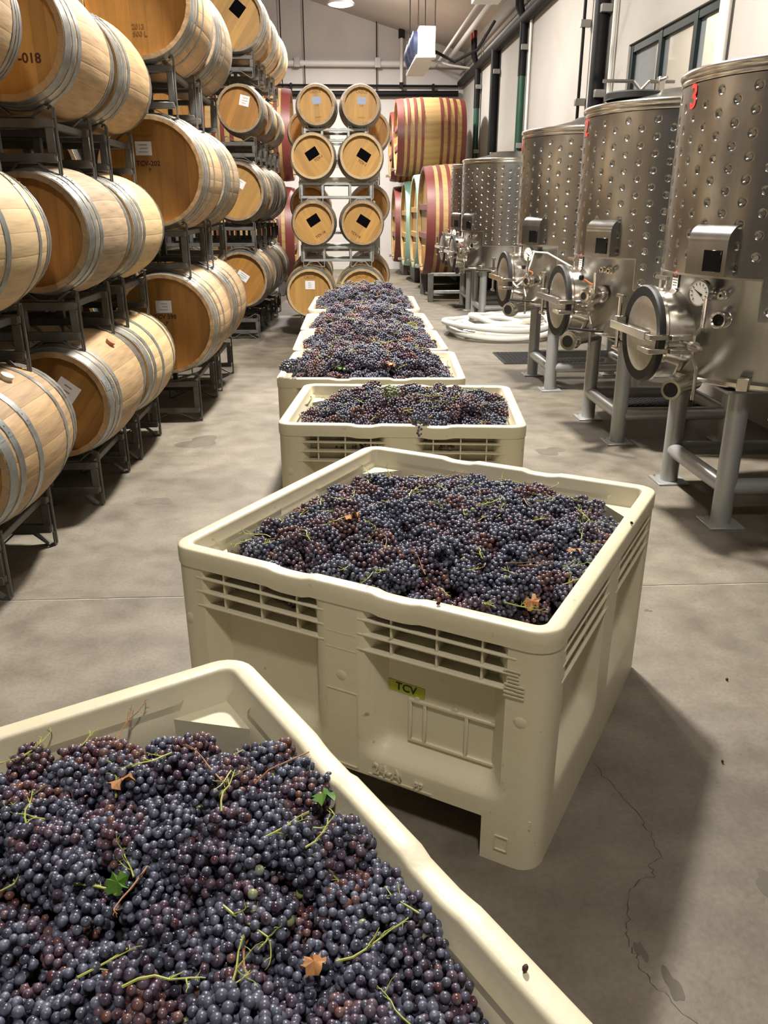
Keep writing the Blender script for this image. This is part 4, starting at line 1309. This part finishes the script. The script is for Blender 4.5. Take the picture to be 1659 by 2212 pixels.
def stem_mesh(seed, mat='stem_green', s=1.0):
    r = random.Random(seed)
    b = MB()
    def br_(p, d, l, rad, dep):
        pts = [p]
        for k in range(4):
            d = (d + Vector((r.uniform(-.3, .3), r.uniform(-.3, .3), r.uniform(-.2, .2)))).normalized()
            pts.append(pts[-1] + d * l / 4)
        b.tube(pts, [rad * (1 - .12 * k) for k in range(5)], 5)
        if dep < 2:
            for k in range(r.randint(3, 5) if dep == 0 else 2):
                q = pts[r.randint(1, 4)]
                dd = (d + Vector((r.uniform(-1, 1), r.uniform(-1, 1), r.uniform(-.5, .7)))).normalized()
                br_(q, dd, l * r.uniform(.22, .42), rad * .6, dep + 1)
    br_(Vector((0, 0, 0)), Vector((1, 0, .12)).normalized(), .075 * s, .0019, 0)
    return b.mesh('stem', mat)
NV = 9
VAR = []
for k in range(NV):
    bp_ = bunch_points(100 + k)
    r = random.Random(900 + k)
    VAR.append([(p, s, r.random(), 0.0) for p, s in bp_])
VMESH = [berries_mesh('berries', v, 2) for v in VAR]
STEMS = [stem_mesh(40 + k) for k in range(5)]
BERRY1 = [berries_mesh('berry', [((0, 0, 0), 1.0, q, 0.0)], 3) for q in (.1, .3, .5, .7, .9)]

def noise2(x, y, s):
    return math.sin(x * 9.1 + s) * math.cos(y * 8.3 - s * 1.7) * .5 + math.sin(x * 17.3 - y * 13.1 + s * 2.3) * .3 + math.cos(x * 27 + y * 23 + s) * .2
# heap height per bin: (edge level, crown height, bump, slope dx, slope dy)
HEAP = {0: (.655, .060, .026, 0, .04), 1: (.655, .075, .022, .022, -.02), 2: (.66, .10, .025, .02, .0), 3: (.675, .14, .035, -.02, 0), 4: (.665, .17, .04, 0, 0), 5: (.66, .18, .04, 0, 0), 6: (.66, .23, .04, 0, .03)}
def heap_z(i, u, v, w, d):
    e, c, bpv, sx, sy = HEAP[i]
    a, b_ = w / 2 - .07, d / 2 - .07
    q = (1 - min(1, abs(u / a)) ** 3.0) * (1 - min(1, abs(v / b_)) ** 3.0)
    cd = (w / 2 - abs(u)) + (d / 2 - abs(v))
    return e + c * q + bpv * noise2(u, v, i * 3.1) + sx * u / a + sy * v / b_ - (.06 if i == 0 else .03) * (1 - smooth01(.25, .62, cd))

bpy.context.view_layer.update()
CAMI = cam.matrix_world.inverted()
def in_view(p, m=.05):      # a bunch wholly outside the picture is left out
    c = CAMI @ p
    if c.z >= -.05: return False
    px, py = .5 + FPX * c.x / -c.z / W_, .5 + FPX * c.y / -c.z / H_
    return -m < px < 1 + m and -m < py < 1 + m
PLACES = ['foreground bin', 'cornerwise bin', 'third bin']
ORD = 'one two three four five six seven eight nine ten eleven twelve thirteen fourteen fifteen sixteen seventeen eighteen nineteen twenty'.split()
TOTAL = 0
sep_left = 300
stuff = {}
cand = []
for i in range(7):
    x, y, yaw, w, d, lab = BSPEC[i]
    Mw = Matrix.Translation((x, y, 0)) @ Matrix.Rotation(R_(yaw), 4, 'Z')
    a, b_ = w / 2 - .078, d / 2 - .078
    r = random.Random(50 + i)
    blist = []
    upper = []
    # candidate spots by jittered grid, two layers
    for layer in (0, 1):
        sp_ = .072 if layer else .066
        nx, ny = int(2 * a / sp_), int(2 * b_ / sp_)
        for ix in range(nx + 1):
            for iy in range(ny + 1):
                u = -a + 2 * a * (ix + r.uniform(-.35, .35) + (.5 if layer else 0)) / nx
                v = -b_ + 2 * b_ * (iy + r.uniform(-.35, .35) + (.5 if layer else 0)) / ny
                u = max(-a, min(a, u)); v = max(-b_, min(b_, v))
                z = heap_z(i, u, v, w, d) - (.0 if layer else .038) + (r.uniform(-.012, .016) if layer else 0)
                pw = Mw @ Vector((u, v, z))
                if (w / 2 - abs(u)) + (d / 2 - abs(v)) < .35: continue    # corner gussets
                if not in_view(pw, .45):
                    continue
                M = Mw @ Matrix.Translation((u, v, z)) @ Euler((r.uniform(0, 6.28), r.uniform(-.35, .35), r.uniform(0, 6.28)), 'ZYX').to_matrix().to_4x4()
                M = Mw @ Matrix.Translation((u, v, z)) @ Matrix.Rotation(r.uniform(0, 6.28), 4, 'Z') @ Matrix.Rotation(r.uniform(-.35, .35), 4, 'Y') @ Matrix.Rotation(r.uniform(0, 6.28), 4, 'X')
                upper.append((layer, M, r.randrange(NV), r.random(), (pw - cam.location).length, ix, (iy if i else ny - iy)))
    stuff[i] = (upper, Mw, a, b_)
    for q in upper:
        if q[0] == 1 and i < 3 and in_view(q[1].translation):
            cand.append((q[4], i, q))
cand.sort(key=lambda q: q[0])
chosen = set()
EXTRA = [  # bunches that stand out: bin, u, v, lift
]
groups = {}
for dist, i, q in cand[:300]:
    chosen.add(id(q))
rs = random.Random(3)
nsep = 0
for n_, (dist, i, q) in enumerate(cand[:300]):
    layer, M, k, rv, dd, u, v = q
    t = ob('grape_bunch', None)
    t.matrix_world = M
    hue = rs.random() ** 1.25 * .98
    nmh = 'blue-black' if hue < .42 else ('purple' if hue < .7 else ('wine red' if hue < .86 else 'reddish brown'))
    tag(t, '%s grape bunch, %s, row %s from left rim, %s from %s rim' % (nmh, PLACES[i], ORD[u], ORD[v], 'right' if i == 0 else 'front'), 'grape bunch', 'grape bunches in the %s' % PLACES[i])
    if nsep + len(VAR[k]) <= 320:
        for (p, s, b_, t_) in VAR[k]:
            ob('berry', BERRY1[int(b_ * 4.99)], t, p, (0, 0, 0), (s, s, s))['hue'] = hue
        nsep += len(VAR[k])
    else:
        o = ob('berries', VMESH[k], t)
        o['kind'] = 'stuff'; o['hue'] = hue
    if rs.random() < .22:
        # stem lies on top of the bunch
        loc = M.inverted() @ (M.translation + Vector((0, 0, .036)))
        o = ob('stem', STEMS[rs.randrange(5)], t)
        o.matrix_local = Matrix.Translation(loc) @ M.to_3x3().inverted().to_4x4() @ Matrix.Rotation(rs.uniform(0, 6.28), 4, 'Z') @ Matrix.Scale(rs.uniform(.7, 1.2), 4)
HN = ['foreground bin', 'cornerwise bin', 'bin behind the cornerwise one', 'fourth bin', 'fifth bin', 'sixth bin', 'last bin']
for i in range(7):
    upper, Mw, a, b_ = stuff[i]
    bl = []
    sub = 1
    r = random.Random(70 + i)
    stm = MB()
    for q in upper:
        if id(q) in chosen: continue
        layer, M, k, rv, dd, u, v = q
        for (p, s, br_, t_) in VAR[k]:
            pw = M @ p
            pc = pw - M.translation
            if pc.z < -.012: continue          # the underside never shows
            if layer == 0 and pc.z < .0: continue
            if i > 3 and layer == 0: continue
            bl.append((pw, s * (1.06 if i > 2 else 1), br_, rv))
    me = berries_mesh('grape_heap', bl, sub)
    h = ob('grape_heap', me)
    tag(h, 'heap of dark grapes filling the %s' % HN[i], 'grapes', 'grape heaps in the bins', 'stuff')
    # dark sheet added below the berries to block light and blacken the gaps
    x, y, yaw, w, d, lab = BSPEC[i]
    nx = 24
    vs = []; fs = []
    a2, b2 = w / 2 - .066, d / 2 - .066
    for ix in range(nx + 1):
        for iy in range(nx + 1):
            u = -a2 + 2 * a2 * ix / nx; v = -b2 + 2 * b2 * iy / nx
            vs.append(Mw @ Vector((u, v, heap_z(i, u, v, w, d) - .055)))
    for ix in range(nx):
        for iy in range(nx):
            q = ix * (nx + 1) + iy
            fs.append((q, q + nx + 1, q + nx + 2, q + 1))
    ob('shade_sheet', MB().add(vs, fs).mesh('shade_sheet', 'gap_shade'), h)
    if i > 1:
        sb = []
        for k in range(46):
            u, v = r.uniform(-a, a), r.uniform(-b_, b_)
            M = Mw @ Matrix.Translation((u, v, heap_z(i, u, v, w, d) + .034)) @ Matrix.Rotation(r.uniform(0, 6.28), 4, 'Z')
            o = ob('stem', STEMS[r.randrange(5)], h)
            o.matrix_local = M

# bunches that stand out: the pale green one and the one hanging over the rim of the third bin
VG = berries_mesh('berries', [(p, s_, .999, 0.0) for p, s_, _, _ in VAR[2]], 2)
t = ob('grape_bunch', VG, None, (.264, 4.09, .80), (.3, .1, .5)); t['hue'] = .1
tag(t, 'pale green unripe grape bunch on the heap of the third bin', 'grape bunch', 'grape bunches in the third bin')
t = ob('grape_bunch', VMESH[4], None, (.365, 3.70, .735), (.2, R_(50), R_(-100))); t['hue'] = .05
tag(t, 'blue-black grape bunch hanging over the front rim of the third bin', 'grape bunch', 'grape bunches in the third bin')
t = ob('grape_bunch', VMESH[6], None, (-.315, 4.86, .80), (.2, .2, R_(170))); t['hue'] = .2
tag(t, 'dark grape bunch spilling over the left rim of the fourth bin', 'grape bunch')

# leaves, twigs and loose stems on the heaps
def leaf_mesh(seed, mat, s=.03):
    r = random.Random(seed)
    b = MB()
    n = 19
    vs = [(0, 0, .3 * s)]
    for k in range(n):
        a = 2 * math.pi * k / n
        q = s * (r.uniform(.75, 1.05) if k % 3 else r.uniform(.5, .8))
        vs.append((q * math.cos(a), q * math.sin(a), s * r.uniform(-.3, .5)))
    top = [(0, 1 + k, 1 + (k + 1) % n) for k in range(n)]
    b.add(vs, top)
    b.add([(x, y, z - .0008) for x, y, z in vs], [tuple(reversed(f)) for f in top])
    return b.mesh('leaf', mat, fixn=False)
def topz(i, wx, wy):
    x, y, yaw, w, d, lab = BSPEC[i]
    p = (Matrix.Translation((x, y, 0)) @ Matrix.Rotation(R_(yaw), 4, 'Z')).inverted() @ Vector((wx, wy, 0))
    return heap_z(i, p.x, p.y, w, d) + .045
for k, (i, wx, wy, mt, sz, lab) in enumerate(((0, -.388, 1.165, 'leaf_dry', .024, 'curled dry brown leaf on the grapes of the foreground bin'),
        (0, -.044, 1.141, 'leaf_green', .026, 'small green vine leaf beside the right rim of the foreground bin'),
        (0, -.339, .933, 'leaf_green', .020, 'bright green leaf scrap in the middle of the foreground bin'),
        (0, -.05, .80, 'leaf_dry', .020, 'small brown leaf scrap low in the foreground bin'),
        (1, .024, 2.375, 'leaf_dry', .030, 'dry brown leaf near the left rim of the cornerwise bin'),
        (1, .49, 1.884, 'leaf_dry', .026, 'dry leaf near the front corner of the cornerwise bin'),
        (1, .677, 2.16, 'leaf_dry', .024, 'dry leaf near the right rim of the cornerwise bin'),
        (1, -.24, 2.62, 'leaf_green', .030, 'green leaf at the left inner wall of the cornerwise bin'),
        (3, .30, 4.95, 'leaf_dry', .04, 'dry red brown leaf at the front of the fourth bin'),
        (3, .0, 4.92, 'leaf_green', .03, 'green leaf scrap at the front of the fourth bin'))):
    o = ob('vine_leaf', leaf_mesh(k, mt, sz), None, (wx, wy, topz(i, wx, wy)), (rnd.uniform(-.4, .4), rnd.uniform(-.4, .4), rnd.uniform(0, 6)))
    tag(o, lab, 'leaf')
tw = ob('twig', MB().tube([(0, 0, 0), (.03, .004, .012), (.07, -.006, .02), (.11, .0, .014)], .0014, 5).mesh('twig', 'stem_brown'), None, (-.16, 1.14, topz(0, -.16, 1.14)), (0, 0, R_(35)))
tag(tw, 'thin bare brown twig lying across the foreground grapes', 'twig')
SB = [stem_mesh(80 + k, 'stem_green' if k % 3 else 'stem_brown', 1.2) for k in range(6)]
used_l = set()
for i, cnt in ((0, 12), (1, 16)):
    x, y, yaw, w, d, lab = BSPEC[i]
    Mw = Matrix.Translation((x, y, 0)) @ Matrix.Rotation(R_(yaw), 4, 'Z')
    r = random.Random(200 + i)
    k = tries = 0
    while k < cnt and tries < 900:
        tries += 1
        u, v = r.uniform(-w / 2 + .12, w / 2 - .12), r.uniform(-d / 2 + .12, d / 2 - .12)
        p = Mw @ Vector((u, v, heap_z(i, u, v, w, d) + .04))
        if not in_view(p, -.01): continue
        q = r.randrange(6)
        c = CAMI @ p
        px, py = .5 + FPX * c.x / -c.z / W_, .5 - FPX * c.y / -c.z / H_
        lo_, hi_ = ((.0, .7), (.22, .82))[i]
        zx = ['left', 'left of centre', 'right of centre', 'right'][max(0, min(3, int(4 * (px - lo_) / (hi_ - lo_))))]
        l0, l1 = ((.71, 1.0), (.45, .61))[i]
        zy = ['back', 'middle', 'front'][max(0, min(2, int(3 * (py - l0) / (l1 - l0))))]
        lab = '%s loose branched twig on the grapes, %s, %s %s' % ('green' if q % 3 else 'brown', PLACES[i], zy, zx)
        if lab in used_l: continue
        used_l.add(lab)
        o = ob('twig', SB[q], None, p, (r.uniform(-.3, .3), r.uniform(-.3, .3), r.uniform(0, 6.28)))
        tag(o, lab, 'twig', 'loose twigs in the %s' % PLACES[i])
        k += 1

# floor marks: crack, stains, fallen berries
ck = [(0.795, 2.132), (0.811, 2.052), (0.841, 1.965), (0.862, 1.864), (0.865, 1.798), (0.859, 1.728), (0.821, 1.696), (0.818, 1.663), (0.77, 1.642), (0.721, 1.59), (0.702, 1.517), (0.682, 1.477), (0.68, 1.437), (0.684, 1.404), (0.686, 1.372), (0.7, 1.335), (0.722, 1.293), (0.753, 1.239), (.80, 1.15)]
fine = []
r = random.Random(5)
for a, b in zip(ck[:-1], ck[1:]):
    for q in range(4):
        t_ = q / 4
        fine.append((a[0] + (b[0] - a[0]) * t_ + r.uniform(-.007, .007), a[1] + (b[1] - a[1]) * t_ + r.uniform(-.005, .005)))
vs = []; fs = []
for k, (x, y) in enumerate(fine):
    w = .0006 + .0022 * r.random() ** 2
    vs += [(x - w, y, .0006), (x + w, y, .0006)]
    if k: fs.append((2 * k - 2, 2 * k - 1, 2 * k + 1, 2 * k))
ob('crack', MB().add(vs, fs).mesh('crack', 'crack_dark', smooth=False), fl)
def stain(cx, cy, rx, ry, seed):
    r = random.Random(seed); n = 26
    ph = [r.uniform(0, 6.28) for _ in range(4)]
    vs = [(cx, cy, .0005)]
    for k in range(n):
        a = 2 * math.pi * k / n
        q = 1 + .22 * math.sin(2 * a + ph[0]) + .18 * math.sin(3 * a + ph[1]) + .1 * math.sin(5 * a + ph[2])
        vs.append((cx + rx * q * math.cos(a), cy + ry * q * math.sin(a), .0005))
    ob('stain', MB().add(vs, [(0, 1 + k, 1 + (k + 1) % n) for k in range(n)]).mesh('stain', 'stain_dark', smooth=False), fl)
for k, q in enumerate(((.742, 1.335, .018, .04), (.70, 1.43, .012, .03), (-1.10, 6.08, .14, .16), (1.53, 5.69, .10, .10), (1.115, 1.62, .03, .05), (-1.15, 4.74, .09, .07), (1.35, 3.17, .016, .012))):
    stain(*q, 300 + k)
for k, (x, y, z, lab) in enumerate(((1.212, 2.115, .006, 'fallen grape on the floor right of the cornerwise bin'), (.922, 2.376, .741, 'shrivelled grape on the right rim of the cornerwise bin'),
        (.237, 1.848, .741, 'shrivelled grape on the front rim of the cornerwise bin'), (.23, .785, .741, 'grape bit on the right rim of the foreground bin'), (1.446, 2.592, .006, 'fallen grape on the floor near the right edge'))):
    me = MB().lathe([(0, -.0055), (.005, -.004), (.008, 0), (.0055, .0035), (.001, .0055)], 9).mesh('fallen_grape', 'stencil_ink')
    o = ob('fallen_grape', me, None, (x, y, z), (.3, 1.2, k), (.75, .75, .75)); tag(o, lab, 'grape')
